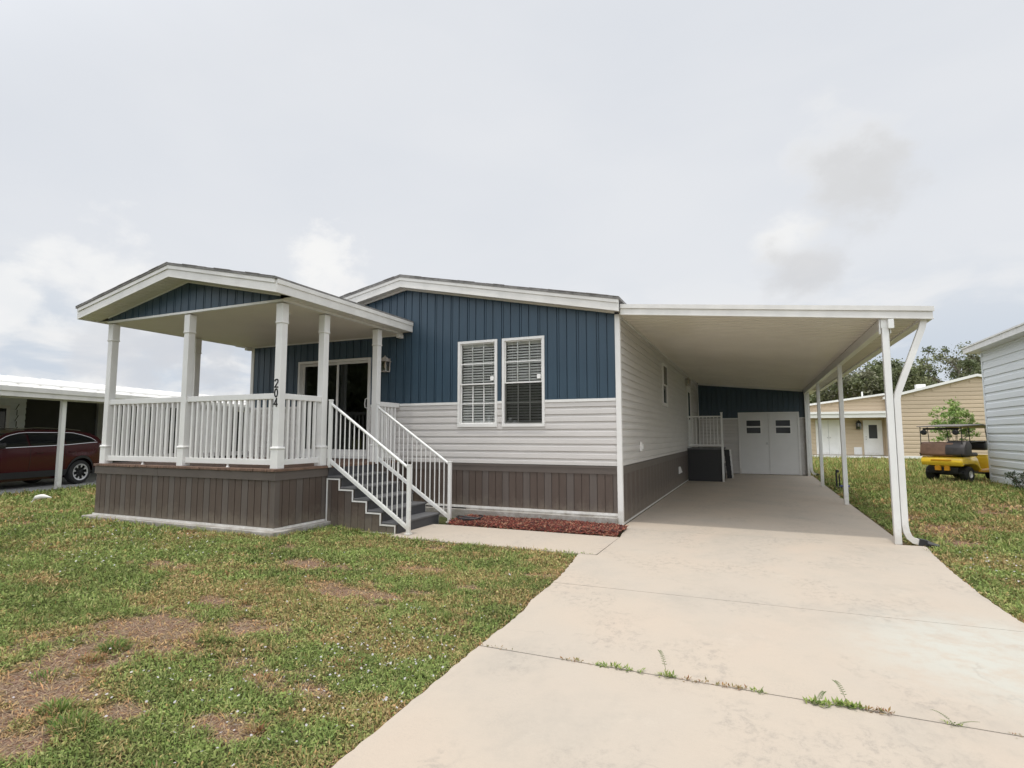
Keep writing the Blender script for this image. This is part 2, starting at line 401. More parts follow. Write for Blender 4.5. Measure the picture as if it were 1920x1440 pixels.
# wall surfaces in a frame: O + s*S + n*Nn + z*Z
class Frame:
    def __init__(f, O, S, Nn): f.O = Vector(O); f.S = Vector(S); f.N = Vector(Nn)
    def __call__(f, s, z, n=0): return f.O+f.S*s+f.N*n+Vector((0, 0, z))
def quadN(mb, a, b, c, d, nrm, mi=0):
    n = (b-a).cross(c-b)
    mb.add([a, b, c, d] if n.dot(nrm) > 0 else [d, c, b, a], [(0, 1, 2, 3)], mi)
def lap(mb, F, s0, s1, z0, z1, ex=.127, phase=0.0, d=.020, mi=0, top=None, dutch=True):
    """horizontal lap siding between s0..s1, z0..z1 (top may be a function of s: gable)"""
    k = math.floor((z0-phase)/ex)
    while phase+k*ex < z1-1e-4:
        a = max(z0, phase+k*ex); b = min(z1, phase+(k+1)*ex); zz = phase+k*ex
        segs = [(s0, s1)]
        if top is not None: segs = top(a, b)
        for u0, u1 in segs:
            prof = [(zz, 0.002), (zz, d), (zz+ex*.60, d*.80), (zz+ex*.70, d*.22), (zz+ex*.94, .003), (zz+ex, .001)] if dutch else [(zz, .002), (zz, d), (zz+ex*.48, d*.55), (zz+ex*.5, d*.95), (zz+ex, .002)]
            for i in range(len(prof)-1):
                (za, na), (zb, nb) = prof[i], prof[i+1]
                if zb < a or za > b: continue
                if zb > za:
                    ca = max(za, a); cb = min(zb, b); t = lambda q: na+(nb-na)*(q-za)/(zb-za)
                    na2, nb2 = t(ca), t(cb)
                else: ca = cb = za; na2, nb2 = na, nb
                quadN(mb, F(u0, ca, na2), F(u1, ca, na2), F(u1, cb, nb2), F(u0, cb, nb2), F.N+Vector((0, 0, -.3 if ca == cb else .01)), mi)
        k += 1
def batten(mb, F, s0, s1, zb, zt, w=.178, phase=0.0, d=.020, mi=0, mis=None, g=.017, double=True):
    """vertical boards; zb, zt functions of s"""
    k = math.floor((s0-phase)/w)
    while phase+k*w < s1-1e-4:
        a = max(s0, phase+k*w); b = min(s1, phase+(k+1)*w)
        m = mi if mis is None else mis[k % len(mis)]
        zk = phase+k*w
        prof = [(zk, 0), (zk+g*.75, 0), (zk+g, d), (zk+w, d), (zk+w, 0)]
        if double and k % 2 == 0:
            prof = [(zk, 0), (zk+g*.75, 0), (zk+g, d), (zk+.040, d), (zk+.041, d*.2), (zk+.050, d*.2), (zk+.051, d), (zk+w, d), (zk+w, 0)]
        for i in range(len(prof)-1):
            (sa, na), (sb, nb) = prof[i], prof[i+1]
            if sb < a-1e-6 or sa > b+1e-6: continue
            ca = min(max(sa, a), b); cb = max(min(sb, b), a)
            quadN(mb, F(ca, zb(ca), na), F(cb, zb(cb), nb), F(cb, zt(cb), nb), F(ca, zt(ca), na), F.N if abs(sb-sa) > 1e-6 else F.S*(1 if nb < na else -1), m)
        k += 1
C_ = lambda v: (lambda s: v)

# ================================================================== SETTING
# lawn surface
def lawnz(x, y):
    x = np.asarray(x, float); y = np.asarray(y, float)
    r = sstep(-x, 3.0, 4.6)*(1-sstep(-x, 9.6, 13))*sstep(y, -5.2, -3.3)
    return -.035+.080*r+.018*(fbm(x*.8+5, y*.8, 2)-.5)
BARE = [(-1.82, -7.17, .55, .32), (-2.22, -6.75, .62, .33), (-2.55, -6.19, .55, .36), (-1.95, -6.15, .50, .32), (-1.62, -5.88, .32, .2), (-1.04, -5.03, .20, .1), (-1.41, -3.70, .38, .13),
        (-.10, -3.50, .22, .09), (-1.19, -7.11, .2, .1), (-1.42, -7.5, .28, .15), (-1.55, -4.75, .5, .2), (-2.6, -4.05, .7, .2), (-4.3, -4.8, .5, .18), (-.46, -6.97, .22, .12), (-.9, -4.5, .3, .1),
        (-2.33, -5.48, .3, .14), (6.8, 9.06, .5, .7), (4.6, .55, .3, .3), (4.55, 3.2, .3, .6), (4.7, 2.0, .35, .4), (6.2, 4.4, .4, .5), (-.4, -6.5, .2, .1), (5.3, 2.2, .5, .4), (6.9, 5.5, .6, .5), (-.55, -4.2, .3, .1)]
LEDGE = ([-13.5, -7.1, -5.55, -3.75, -2.75, -2.3], [.215, .26, .212, .135, .03, -.04])
REDGE = ([-13.5, -8, -5.55, -3.68, -2.7, -1.7, -.12], [4.6, 4.05, 4.02, 3.93, 3.91, 3.94, 4.07])
def ledge(y): return np.interp(y, *LEDGE)
def redge(y): return np.where(y > -.1, 3.88, np.interp(y, *REDGE))
def fields(x, y):
    w = (fbm(x*3.1, y*3.1, 4)-.5)
    w2 = (fbm(x*9+40, y*9, 3)-.5)
    b = np.zeros_like(x)
    for cx, cy, rx, ry in BARE:
        q = np.sqrt(((x-cx)/(rx*1.0))**2+((y-cy)/(ry*1.1))**2)
        b = np.maximum(b, 1-sstep(q+w*1.9+w2*1.5, .40, 1.10))
    amb = sstep(fbm(x*1.1+9, y*1.7+3, 5)+w2*.25, .68, .82)
    b = np.maximum(b, amb*.7)
    # worn dirt line along the driveway
    e = np.minimum(np.abs(x-ledge(y))+(y > -2.3)*9, np.abs(x-redge(y)))
    b = np.maximum(b, (1-sstep(e+w2*.10, .0, .055))*.8)
    dry = np.clip(sstep(fbm(x*1.3+70, y*2.1+11, 5)+w2*.3, .46, .66)*.72+sstep(fbm(x*4.7+12, y*5.3+31, 3), .58, .74)*.45, 0, 1)
    dark = np.clip(sstep(fbm(x*.9+20, y*1.6+50, 4)+w2*.3, .50, .70)*.7+sstep(fbm(x*3.6+7, y*4.1+2, 3), .52, .70)*.6, 0, 1)
    return b, dry, dark

def axis_lines(lo, hi, fine0, fine1, st, far):
    a = list(np.arange(fine0, fine1+1e-6, st)); s = st; v = fine1
    while v < hi: s = min(s*1.25, far); v += s; a.append(v)
    s = st; v = fine0
    while v > lo: s = min(s*1.25, far); v -= s; a.insert(0, v)
    return np.array(a)
gx = axis_lines(-900, 900, -10, 7, .07, 60); gy = axis_lines(-500, 1200, -8.5, 4, .07, 60)
X, Y = np.meshgrid(gx, gy)
Zg = lawnz(X, Y)
bf, df, kf = fields(X.ravel(), Y.ravel())
nx, ny = len(gx), len(gy)
me = bpy.data.meshes.new('lawn')
V = np.stack([X.ravel(), Y.ravel(), Zg.ravel()], 1)
i0 = (np.arange(ny-1)[:, None]*nx+np.arange(nx-1)[None]).ravel()
Fq = np.stack([i0, i0+1, i0+nx+1, i0+nx], 1)
def np_mesh(me, V, Fq):
    k = Fq.shape[1]
    me.vertices.add(len(V)); me.vertices.foreach_set('co', V.astype('f').ravel())
    me.loops.add(Fq.size); me.loops.foreach_set('vertex_index', Fq.astype('i').ravel())
    me.polygons.add(len(Fq)); me.polygons.foreach_set('loop_start', np.arange(0, Fq.size, k, dtype='i'))
    me.update(calc_edges=True)
def set_col(me, C):
    a = me.color_attributes.new('Col', 'FLOAT_COLOR', 'POINT')
    a.data.foreach_set('color', np.concatenate([C, np.ones((len(C), 1))], 1).astype('f').ravel())
np_mesh(me, V, Fq)
def lerp(a, b, t): return a*(1-t[:, None])+b*t[:, None]
A_ = lambda *c: np.array(c)[None, :]
gc = lerp(A_(.095, .105, .040), A_(.17, .135, .065), df)
gc = lerp(gc, A_(.055, .075, .028), kf*.6)
gc = lerp(gc, A_(.265, .165, .125), bf)
# far from the camera the short grass is not modelled blade by blade
dcam = np.hypot(X.ravel()-2.05, Y.ravel()+9.19)
gc = lerp(gc, lerp(A_(.15, .165, .035), A_(.24, .205, .065), df), sstep(dcam, 15, 24))
set_col(me, gc)
def ground_mat():
    m = mat('lawn_soil', (.1, .1, .1), .95, spec=.15, attr='Col', var=.0, bump=.0)
    t = m.node_tree; b = t.nodes['Principled BSDF']
    g = N('ShaderNodeNewGeometry', t)
    n = N('ShaderNodeTexNoise', t); n.inputs['Scale'].default_value = 38; n.inputs['Detail'].default_value = 7; n.inputs['Roughness'].default_value = .75; lk(g.outputs['Position'], n.inputs[0], t)
    a = [x for x in t.nodes if x.type == 'ATTRIBUTE'][0]
    f = ramp_n(n.outputs[0], .38, .66, t)
    c = mix_n(f, mix_n(1.0, a.outputs['Color'], (.55, .55, .55), t, 'MULTIPLY'), mix_n(1.0, a.outputs['Color'], (1.35, 1.3, 1.25), t, 'MULTIPLY'), t)
    lk(c, b.inputs['Base Color'], t)
    bp = N('ShaderNodeBump', t); bp.inputs['Strength'].default_value = .8; bp.inputs['Distance'].default_value = .02
    lk(n.outputs[0], bp.inputs['Height'], t); lk(bp.outputs[0], b.inputs['Normal'], t)
    return m
M['soil'] = ground_mat(); me.materials.append(M['soil'])
lawn = bpy.data.objects.new('lawn', me); sc.collection.objects.link(lawn); tag(lawn, 'patchy lawn ground of green weeds and bare brown soil', kind='structure')

# driveway slabs with open joints and ragged left edge
def slab_poly(edge_pts, name, m, z1=0.0, z0=-.12, bev=.008, mb=None):
    (mb or MB()).prism(edge_pts, z0, z1, 2)
mb = MB()
rnd = random.Random(3)
def ragged(pts, amp, step=.05):
    o = []
    for (x0, y0), (x1, y1) in zip(pts[:-1], pts[1:]):
        L = math.hypot(x1-x0, y1-y0); n = max(1, int(L/step))
        for i in range(n):
            t = i/n; o.append((x0+(x1-x0)*t+rnd.uniform(-amp, amp), y0+(y1-y0)*t+rnd.uniform(-amp, amp)*.3))
    o.append(pts[-1]); return o
J = .006
def dslab(left, right):  # left bottom->top, right top->bottom
    mb.prism(left+right, -.12, 0, 2, bevel=0)
L1 = ragged([(.215, -13.5), (.26, -7.1), (.212, -5.55-J)], .006)
R1 = ragged([(4.02, -5.55-J), (4.05, -8), (4.6, -13.5)], .006)
dslab(L1, R1)
L2 = ragged([(.212, -5.55+J), (.205, -4.75), (.15, -4.4), (.135, -3.75-J*.5)], .007)
R2 = ragged([(3.93, -3.68-J*.5), (3.965, -4.4), (4.0, -5.55+J)], .007)
dslab(L2, R2)
L3 = ragged([(.125, -3.75+J*.5), (.10, -3.3), (.03, -2.75), (-.03, -2.345)], .010)+[(.205, -2.335), (.20, -1.0), (.165, -.75), (.14, -.30)]
R3 = [(3.79, -.11), (4.05, -.09)]+ragged([(4.07, -.15), (4.0, -.8), (3.94, -1.7), (3.91, -2.7), (3.93, -3.68+J*.5)], .008)
dslab(L3, R3)
drv = mb.build('driveway', M['concrete']); tag(drv, 'pale beige concrete driveway with dark stains and joints', kind='structure')
mb = MB()
mb.prism([(.06, -.285), (3.78, -.095), (3.84, .4), (3.88, 13.69), (.035, 13.69), (.035, -.03), (.05, -.2)], -.12, -.002, 2)
cf = mb.build('carport_floor', M['concrete']); tag(cf, 'smooth concrete floor under the carport', kind='structure')
mb = MB()
mb.prism([(-2.95, -2.27)]+ragged([(-2.8, -2.29), (-.2, -2.325)], .012, .08)+[(.185, -2.29), (.19, -1.02), (-2.6, -1.02), (-2.95, -1.05)], -.12, -.004, 2)
wk = mb.build('walkway', M['concrete']); tag(wk, 'short concrete walkway from the driveway to the stairs', kind='structure')
mb = MB(); mb.box(-300, 300, -21, -13.5, -.2, -.015)
rd = mb.build('road', M['asphalt']); tag(rd, 'asphalt street behind the camera', kind='structure')

# ================================================================== HOUSE
HZ = 3.53; PK = 4.362; WB = 2.045; WS = .963; WK = .169; HL = -8.39; HY = 17.0
gz = lambda x: HZ+(PK-HZ)*(1-abs(x+4.195)/4.195)
house = thing('mobile_home', (-4.2, 0, 0), 'blue and pale grey single-storey home with brown skirting, left of the carport', 'house')
FR = Frame((0, 0, 0), (1, 0, 0), (0, -1, 0))
W1 = (-3.050, -2.233); W2 = (-2.135, -1.314); WT_, WB_ = 3.229, 1.620
SL = (-6.97, -5.09); SLT = 3.03
# upper blue battens around the openings
mb = MB(); top = lambda s: gz(s)-.005
PHb = -.02
for a, b, zb in ((HL+.06, SL[0], WB), (SL[0], SL[1], SLT), (SL[1], W1[0], WB), (W1[0], W1[1], WT_), (W1[1], W2[0], WB), (W2[0], W2[1], WT_), (W2[1], -.055, WB)):
    z0 = zb+.03 if zb == WB else zb
    batten(mb, FR, a, b, C_(z0), top, phase=PHb)
mb.build('upper_wall', M['blue'], house)
mb = MB()
for a, b, zt in ((HL+.06, SL[0], WB), (SL[1], W1[0], WB), (W1[0], W1[1], WB_), (W1[1], W2[0], WB), (W2[0], W2[1], WB_), (W2[1], -.055, WB)):
    lap(mb, FR, a, b, WS, zt, phase=WS-.02)
FSd = Frame((0, 0, 0), (0, 1, 0), (1, 0, 0))   # carport side, left open round the narrow window
lap(mb, FSd, .045, 4.645, WS, HZ-.03, phase=WS-.02); lap(mb, FSd, 5.455, HY, WS, HZ-.03, phase=WS-.02)
lap(mb, FSd, 4.645, 5.455, WS, 2.165, phase=WS-.02); lap(mb, FSd, 4.645, 5.455, 3.255, HZ-.03, phase=WS-.02)
lap(mb, Frame((HL, 0, 0), (0, 1, 0), (-1, 0, 0)), .045, HY, WS, HZ-.03, phase=WS-.02)
mb.box(HL, 0, HY-.05, HY, 0, HZ)
mb.build('lower_siding', M['siding'], house)
# solid inner shell so openings look into dim rooms
mb = MB()
def shell_front(x0, x1, z0, z1): mb.box(x0, x1, .004, .10, z0, z1)
for a, b in ((HL+.01, SL[0]), (SL[1], W1[0]), (W1[1], W2[0]), (W2[1], -.01)): shell_front(a, b, WK, 3.5)
shell_front(SL[0], SL[1], SLT, 3.5); shell_front(SL[0], SL[1], WK, 1.0)
for w in (W1, W2): shell_front(w[0], w[1], WT_, 3.5); shell_front(w[0], w[1], WK, WB_)
# side wall with a real opening for the narrow window
mb.box(-.10, -.004, .1, 4.66, WK, 3.5); mb.box(-.10, -.004, 5.44, HY-.06, WK, 3.5)
mb.box(-.10, -.004, 4.66, 5.44, WK, 2.18); mb.box(-.10, -.004, 4.66, 5.44, 3.24, 3.5)
mb.box(HL+.004, HL+.1, .1, HY-.06, WK, 3.5)
mb.box(HL+.1, -.1, .1, 3.2, .90, .97); mb.box(HL+.1, -.1, 3.2, 3.3, .97, 3.45); mb.box(HL+.1, -.1, .1, 3.3, 3.45, 3.5)
mb.box(-4.0, -3.9, .1, 3.2, .97, 3.45)
mb.build('inner_wall', M['room'], house)
# skirting
SKM = [0, 0, 0, 1]
mb = MB()
batten(mb, FR, HL+.02, -.055, C_(WK), C_(WS-.14), w=.134, phase=0, mis=[0, 0, 1], double=False, d=.014, g=.013)
batten(mb, Frame((0, 0, 0), (0, 1, 0), (1, 0, 0)), .045, HY, C_(.03), C_(WS-.14), w=.134, phase=0, mis=[0, 0, 1], double=False, d=.014, g=.013)
batten(mb, Frame((HL, 0, 0), (0, 1, 0), (-1, 0, 0)), .045, HY, C_(.03), C_(WS-.14), w=.134, phase=0, mis=[0, 0, 1], double=False, d=.014, g=.013)
mb.build('skirting', [M['skirt_a'], M['skirt_b']], house)
mb = MB(); mb.box(-4.33, -.055, -.024, .002, WS-.14, WS-.045); mb.box(-4.33, -.055, -.032, .002, WS-.045, WS-.012)
mb.box(-.003, .022, .045, HY, WS-.14, WS-.015)
mb.build('skirting_band', M['skirt_c'], house)
mb = MB(); mb.box(HL-.1, -.05, -.13, .3, -.15, WK-.045)
mb.box(-2.85, -.05, -.035, 0, WK-.045, WK-.02)
mb.build('footing', M['footing'], house)
mb = MB(); mb.box(-4.3, -.056, -.030, .001, WK-.018, WK+.022); mb.box(.001, .018, .046, 13.69, 0.0, .035)
mb.build('base_trim', M['white'], house)
for a, b in ((SL[1]+.03, W1[0]-.002), (W1[1]+.002, W2[0]-.002), (W2[1]+.002, -.056), (HL+.062, SL[0]-.03)):
    mb = MB(); mb.box(a, b, -.030, .001, WB-.004, WB+.042); mb.build('belt_trim', M['white'], house)
mb = MB()
mb.bevbox(-.054, .034, -.034, .044, 0.004, HZ-.03, .006)
mb.build('corner_trim', M['white'], house)
mb = MB(); mb.bevbox(HL-.03, HL+.06, -.034, .044, .05, HZ-.03, .006); mb.build('corner_trim', M['white'], house)
mb = MB(); mb.box(.0, .03, .046, 13.6, HZ-.075, HZ-.02); mb.build('ceiling_trim', M['white'], house)
# roof
RS = .202
fb = lambda x: 4.38-RS*abs(x+4.26)      # underside of the rake board
mb = MB()
for x0, x1 in ((-8.75, -4.26), (-4.26, .085)):
    zs0, zs1 = fb(x0)+.225, fb(x1)+.225
    mb.prism([(x0, zs0-.03), (x1, zs1-.03), (x1, zs1+.012), (x0, zs0+.012)], -.245, HY+.2, 1)
def tabs(mb, x0, x1, zf, y0, y1, seed):
    r_ = random.Random(seed); x = x0
    while x < x1-.01:
        e = min(x1, x+r_.uniform(.14, .36)); h = r_.uniform(.002, .012); mb.prism([(x, zf(x)), (e-.006, zf(e-.006)), (e-.006, zf(e-.006)+h), (x, zf(x)+h)], y0-r_.uniform(0, .012), y1, 1); x = e
tabs(mb, -8.75, -4.26, lambda x: fb(x)+.2375, -.245, .12, 1); tabs(mb, -4.26, .08, lambda x: fb(x)+.2375, -.245, .12, 2)
rf = mb.build('roof', M['shingle'], house)
mb = MB()
for x0, x1 in ((-8.72, -4.26), (-4.26, .062)):
    a, b = fb(x0), fb(x1)
    mb.prism([(x0, a), (x1, b), (x1, b+.195), (x0, a+.195)], -.222, -.19, 1)
    mb.prism([(x0, a+.135), (x1, b+.135), (x1, b+.194), (x0, a+.194)], -.236, -.2225, 1)
mb.box(-8.74, -8.70, -.19, HY, fb(-8.72), fb(-8.72)+.18)
mb.build('fascia', M['fascia'], rf)
mb = MB()
def rake_soffit(mb, xc, x_lo, x_hi, y0, y1, zf, w=.10):
    x = x_lo
    while x < x_hi-1e-4:
        e = min(x+w, x_hi)
        if x < xc < e: e = xc
        mb.prism([(x, zf(x)), (e-.008, zf(e-.008)), (e-.008, zf(e-.008)+.008), (x, zf(x)+.008)], y0, y1, 1)
        mb.prism([(e-.008, zf(e)+.004), (e, zf(e)+.004), (e, zf(e)+.009), (e-.008, zf(e)+.009)], y0, y1, 1)
        x = e
rake_soffit(mb, -4.26, -8.7, .06, -.19, -.001, lambda x: fb(x)+.015)
mb.box(-8.70, HL-.001, -.001, HY, fb(-8.7)+.015, fb(-8.7)+.025)
mb.build('soffit', M['soffit'], rf)
mb = MB()
for x0, x1 in ((HL+.05, -4.26), (-4.26, -.056)):
    mb.prism([(x0, fb(x0)-.018), (x1, fb(x1)-.018), (x1, fb(x1)+.014), (x0, fb(x0)+.014)], -.030, -.001, 1)
mb.build('gable_trim', M['white'], rf)

def make_window(F, s0, s1, z0, z1, parent, cols=3, rows=2, blinds=True, sticker=True, screen_low=False, muntins=True, room=.1, tilt=0.0, label=None, push=0.0):
    fr = MB()
    def fb_(a, b, c, d, n0, n1, o=fr):
        P = [F(a, c, n0), F(b, c, n0), F(b, d, n0), F(a, d, n0), F(a, c, n1), F(b, c, n1), F(b, d, n1), F(a, d, n1)]
        bm = bmesh.new(); vs = [bm.verts.new(p) for p in P]
        for q in ((0, 1, 2, 3), (7, 6, 5, 4), (0, 4, 5, 1), (1, 5, 6, 2), (2, 6, 7, 3), (3, 7, 4, 0)): bm.faces.new([vs[i] for i in q])
        bmesh.ops.recalc_face_normals(bm, faces=bm.faces[:]); o.frombm(bm)
    t = .046
    fb_(s0, s0+t, z0, z1, -.08, .042); fb_(s1-t, s1, z0, z1, -.08, .042)
    fb_(s0+t, s1-t, z0, z0+t+.01, -.08, .040); fb_(s0+t, s1-t, z1-t, z1, -.08, .040)
    win = fr.build('window', M['white'], parent)
    zm = (z0+z1)/2-.02; a, b = s0+t, s1-t
    sa = MB(); r = .020
    for (c, d, n) in ((z0+t+.011, zm+.02, -.035+push), (zm-.002, z1-t-.001, -.012+push)):
        fb_(a+.001, a+r, c, d, n, n+.028, sa); fb_(b-r, b-.001, c, d, n, n+.028, sa); fb_(a+r, b-r, c, c+r+.006, n, n+.026, sa); fb_(a+r, b-r, d-r, d, n, n+.026, sa)
    sa.build('sash', M['white'], win)
    if muntins:
        mu = MB()
        for (c, d, n) in ((z0+t+.045, zm-.01, -.032), (zm+.035, z1-t-.03, -.009)):
            for k in range(1, cols): x = a+r+(b-a-2*r)*k/cols; fb_(x-.011, x+.011, c, d, n, n+.011, mu)
            for k in range(1, rows): z = c+(d-c)*k/rows; fb_(a+r, b-r, z-.010, z+.010, n+.001, n+.0125, mu)
        mu.build('muntin', M['white'], win)
    gp = MB()
    for (c, d, n) in ((z0+t+.03, zm, -.022+push), (zm+.02, z1-t-.02, .003+push)):
        quadN(gp, F(a+r*.5, c, n), F(b-r*.5, c, n), F(b-r*.5, d, n), F(a+r*.5, d, n), F.N)
    gp.build('pane', M['glass'] if muntins else M['shedglass'], win)
    if screen_low:
        sm_ = MB(); quadN(sm_, F(a+.004, z0+t+.012, .012), F(b-.004, z0+t+.012, .012), F(b-.004, zm, .012), F(a+.004, zm, .012), F.N); sm_.build('screen', M['mesh'], win)
    if blinds:
        bl = MB(); z = z0+.06
        n = 0
        while z < z1-.09:
            T = 1; h = .019
            P = [F(a+.008, z-h, -.066), F(b-.008, z-h, -.066), F(b-.008, z+h*.8, -.094), F(a+.008, z+h*.8, -.094)]
            quadN(bl, *P, Vector((0, 0, 1))); z += .050; n += 1
        fb_(a+.01, b-.01, z1-.10, z1-.045, -.115, -.07, bl)
        for x in (a+.16*(b-a), a+.84*(b-a)): fb_(x-.002, x+.002, z0+.06, z1-.1, -.073, -.071, bl)
        bl.build('blind', M['blind'], win)
    if sticker:
        st = MB(); P = [F(b-r-.085, zm+.07, .0055), F(b-r-.015, zm+.07, .0055), F(b-r-.015, zm+.145, .0055), F(b-r-.085, zm+.145, .0055)]
        quadN(st, *P, F.N); st.build('sticker', M['blind'], win)
    if label: part(win, label)
    return win
make_window(FR, *W1, WB_, WT_, house, label='left window of the pair in the blue front wall')
make_window(FR, *W2, WB_, WT_, house, screen_low=True, label='right window of the pair in the blue front wall')
FS = Frame((0, 0, 0), (0, 1, 0), (1, 0, 0))
make_window(FS, 4.66, 5.44, 2.18, 3.24, house, muntins=False, blinds=False, sticker=False, push=.034, label='narrow window in the side wall under the carport')

# sliding glass door
mb = MB()
x0, x1 = SL; zb0 = 1.0
def bx(mb, a, b, c, d, y0, y1): mb.box(a, b, y0, y1, c, d)
bx(mb, x0-.02, x0+.03, zb0, SLT+.02, -.05, .12); bx(mb, x1-.03, x1+.02, zb0, SLT+.02, -.05, .12)
bx(mb, x0+.03, x1-.03, SLT-.03, SLT+.02, -.049, .12); bx(mb, x0+.03, x1-.03, zb0, zb0+.06, -.06, .12)
door = mb.build('sliding_door', M['white'], house)
xm = -5.95
mb = MB()
for (a, b, y) in ((x0+.031, xm+.03, .045), (xm-.02, x1-.031, .0)):
    w = .048
    bx(mb, a, a+w, zb0+.061, SLT-.031, y, y+.035); bx(mb, b-w, b, zb0+.061, SLT-.031, y, y+.035)
    bx(mb, a+w, b-w, zb0+.061, zb0+.18, y+.001, y+.034); bx(mb, a+w, b-w, SLT-.031-w, SLT-.031, y+.001, y+.034)
mb.build('door_frame', M['white'], door)
mb = MB()
for (a, b, y) in ((x0+.031, xm+.03, .06), (xm-.02, x1-.031, .015)):
    quadN(mb, Vector((a+.05, y, zb0+.15)), Vector((b-.05, y, zb0+.15)), Vector((b-.04, y, SLT-.06)), Vector((a+.04, y, SLT-.06)), Vector((0, -1, 0)))
mb.build('pane', M['glass_dark'], door)
mb = MB()
xx = x0+.16; i = 0
while xx < -6.12:
    mb.prism([(xx, .30), (xx+.045, .26), (xx+.09, .30), (xx+.09, .305), (xx+.045, .265), (xx, .305)], 1.02, SLT, 2); xx += .088
mb.build('curtain', M['curtain'], door)
mb = MB(); hx = x1-.075
mb.tube([(hx, -.002, 2.02), (hx-.015, -.045, 2.03), (hx-.02, -.055, 2.10), (hx-.015, -.045, 2.20), (hx, -.002, 2.22)], .009, 8)
mb.build('handle', M['white'], door)

# side door, vents and outlets on the carport side
mb = MB(); mb.box(.001, .035, 10.05, 10.15, 1.0, 3.15); mb.box(.001, .035, 11.05, 11.15, 1.0, 3.15); mb.box(.001, .0345, 10.15, 11.05, 3.05, 3.15)
mb.box(.001, .022, 10.15, 11.05, 1.0, 3.05)
sd = mb.build('side_door', M['white'], house)
mb = MB(); mb.box(.022, .024, 10.35, 10.85, 2.1, 2.9); mb.build('pane', M['carglass'], sd)
mb = MB(); mb.lathe([(0, .06), (.03, .055), (.03, .03), (.012, .028), (.012, 0)], (.022, 10.22, 2.0), (1, 0, 0), 12); mb.build('handle', M['black'], sd)
mb = MB()
mb.prism([(7.30, .37), (8.0, .37), (7.55, .56), (7.30, .56)], .022, .045, 0)
mb.build('skirting_vent', M['white'], house)
mb = MB(); mb.bevbox(.014, .05, 1.60, 1.72, 1.16, 1.34, .006); mb.bevbox(.05, .075, 1.62, 1.70, 1.20, 1.30, .006)
mb.build('outlet_cover', M['white'], house)

def wall_lamp(loc, F, label, scale=1.0):
    t = thing('wall_lamp', loc, label, 'wall lamp')
    s = scale; L = Vector(loc)
    def P(a, n, z): return L+F.S*a*s+F.N*n*s+Vector((0, 0, z*s))
    mb = MB()
    def bxp(a0, a1, n0, n1, z0, z1, o):
        v = [P(a, n, z) for z in (z0, z1) for n in (n0, n1) for a in (a0, a1)]
        bm = bmesh.new(); vs = [bm.verts.new(p) for p in v]
        for q in ((0, 1, 3, 2), (4, 6, 7, 5), (0, 4, 5, 1), (2, 3, 7, 6), (0, 2, 6, 4), (1, 5, 7, 3)): bm.faces.new([vs[i] for i in q])
        bmesh.ops.recalc_face_normals(bm, faces=bm.faces[:]); o.frombm(bm)
    bxp(-.055, .055, 0, .02, -.16, .10, mb)
    mb.tube([P(0, .02, .06), P(0, .05, .10), P(0, .10, .12)], .010*s, 8)
    mb.build('back_plate', M['lamp_metal'], t)
    mb = MB()
    def frus(r0, z0, r1, z1, o, nc=.10):
        q0 = [P(a*r0, nc+b*r0, z0) for a, b in ((-1, -1), (1, -1), (1, 1), (-1, 1))]; q1 = [P(a*r1, nc+b*r1, z1) for a, b in ((-1, -1), (1, -1), (1, 1), (-1, 1))]
        bm = bmesh.new(); A = [bm.verts.new(p) for p in q0]; B = [bm.verts.new(p) for p in q1]
        bm.faces.new(A); bm.faces.new(B)
        for i in range(4): bm.faces.new((A[i], A[(i+1) % 4], B[(i+1) % 4], B[i]))
        bmesh.ops.recalc_face_normals(bm, faces=bm.faces[:]); o.frombm(bm)
    frus(.095, .03, .05, .075, mb); frus(.055, .0755, .03, .12, mb); frus(.018, .1205, .006, .15, mb)
    mb.build('cap', M['lamp_metal'], t)
    mb = MB()
    for a, b in ((-1, -1), (1, -1), (1, 1), (-1, 1)):
        mb.tube([P(a*.062, .10+b*.062, -.16), P(a*.072, .10+b*.072, .03)], .006*s, 6)
    frus(.07, -.175, .07, -.16, mb)
    mb.build('cage', M['lamp_metal'], t)
    mb = MB()
    cs = [(-1, -1), (1, -1), (1, 1), (-1, 1)]
    for i in range(4):
        a, b = cs[i]; c, d = cs[(i+1) % 4]
        quadN(mb, P(a*.060, .10+b*.060, -.159), P(c*.060, .10+d*.060, -.159), P(c*.07, .10+d*.07, .029), P(a*.07, .10+b*.07, .029), F.N)
    mb.build('pane', M['lamp_glass'], t)
    mb = MB(); mb.lathe([(0.001, -.10*s), (.02*s, -.09*s), (.028*s, -.06*s), (.018*s, -.02*s), (.012*s, .03*s)], P(0, .10, 0), n=12); mb.build('bulb', M['bulb'], t)
    return t
wall_lamp((-4.66, -.016, 2.90), FR, 'beige lantern lamp on the blue wall beside the sliding door', 1.0)
wall_lamp((.018, 9.70, 3.22), FS, 'small lantern lamp high on the side wall inside the carport', .9)

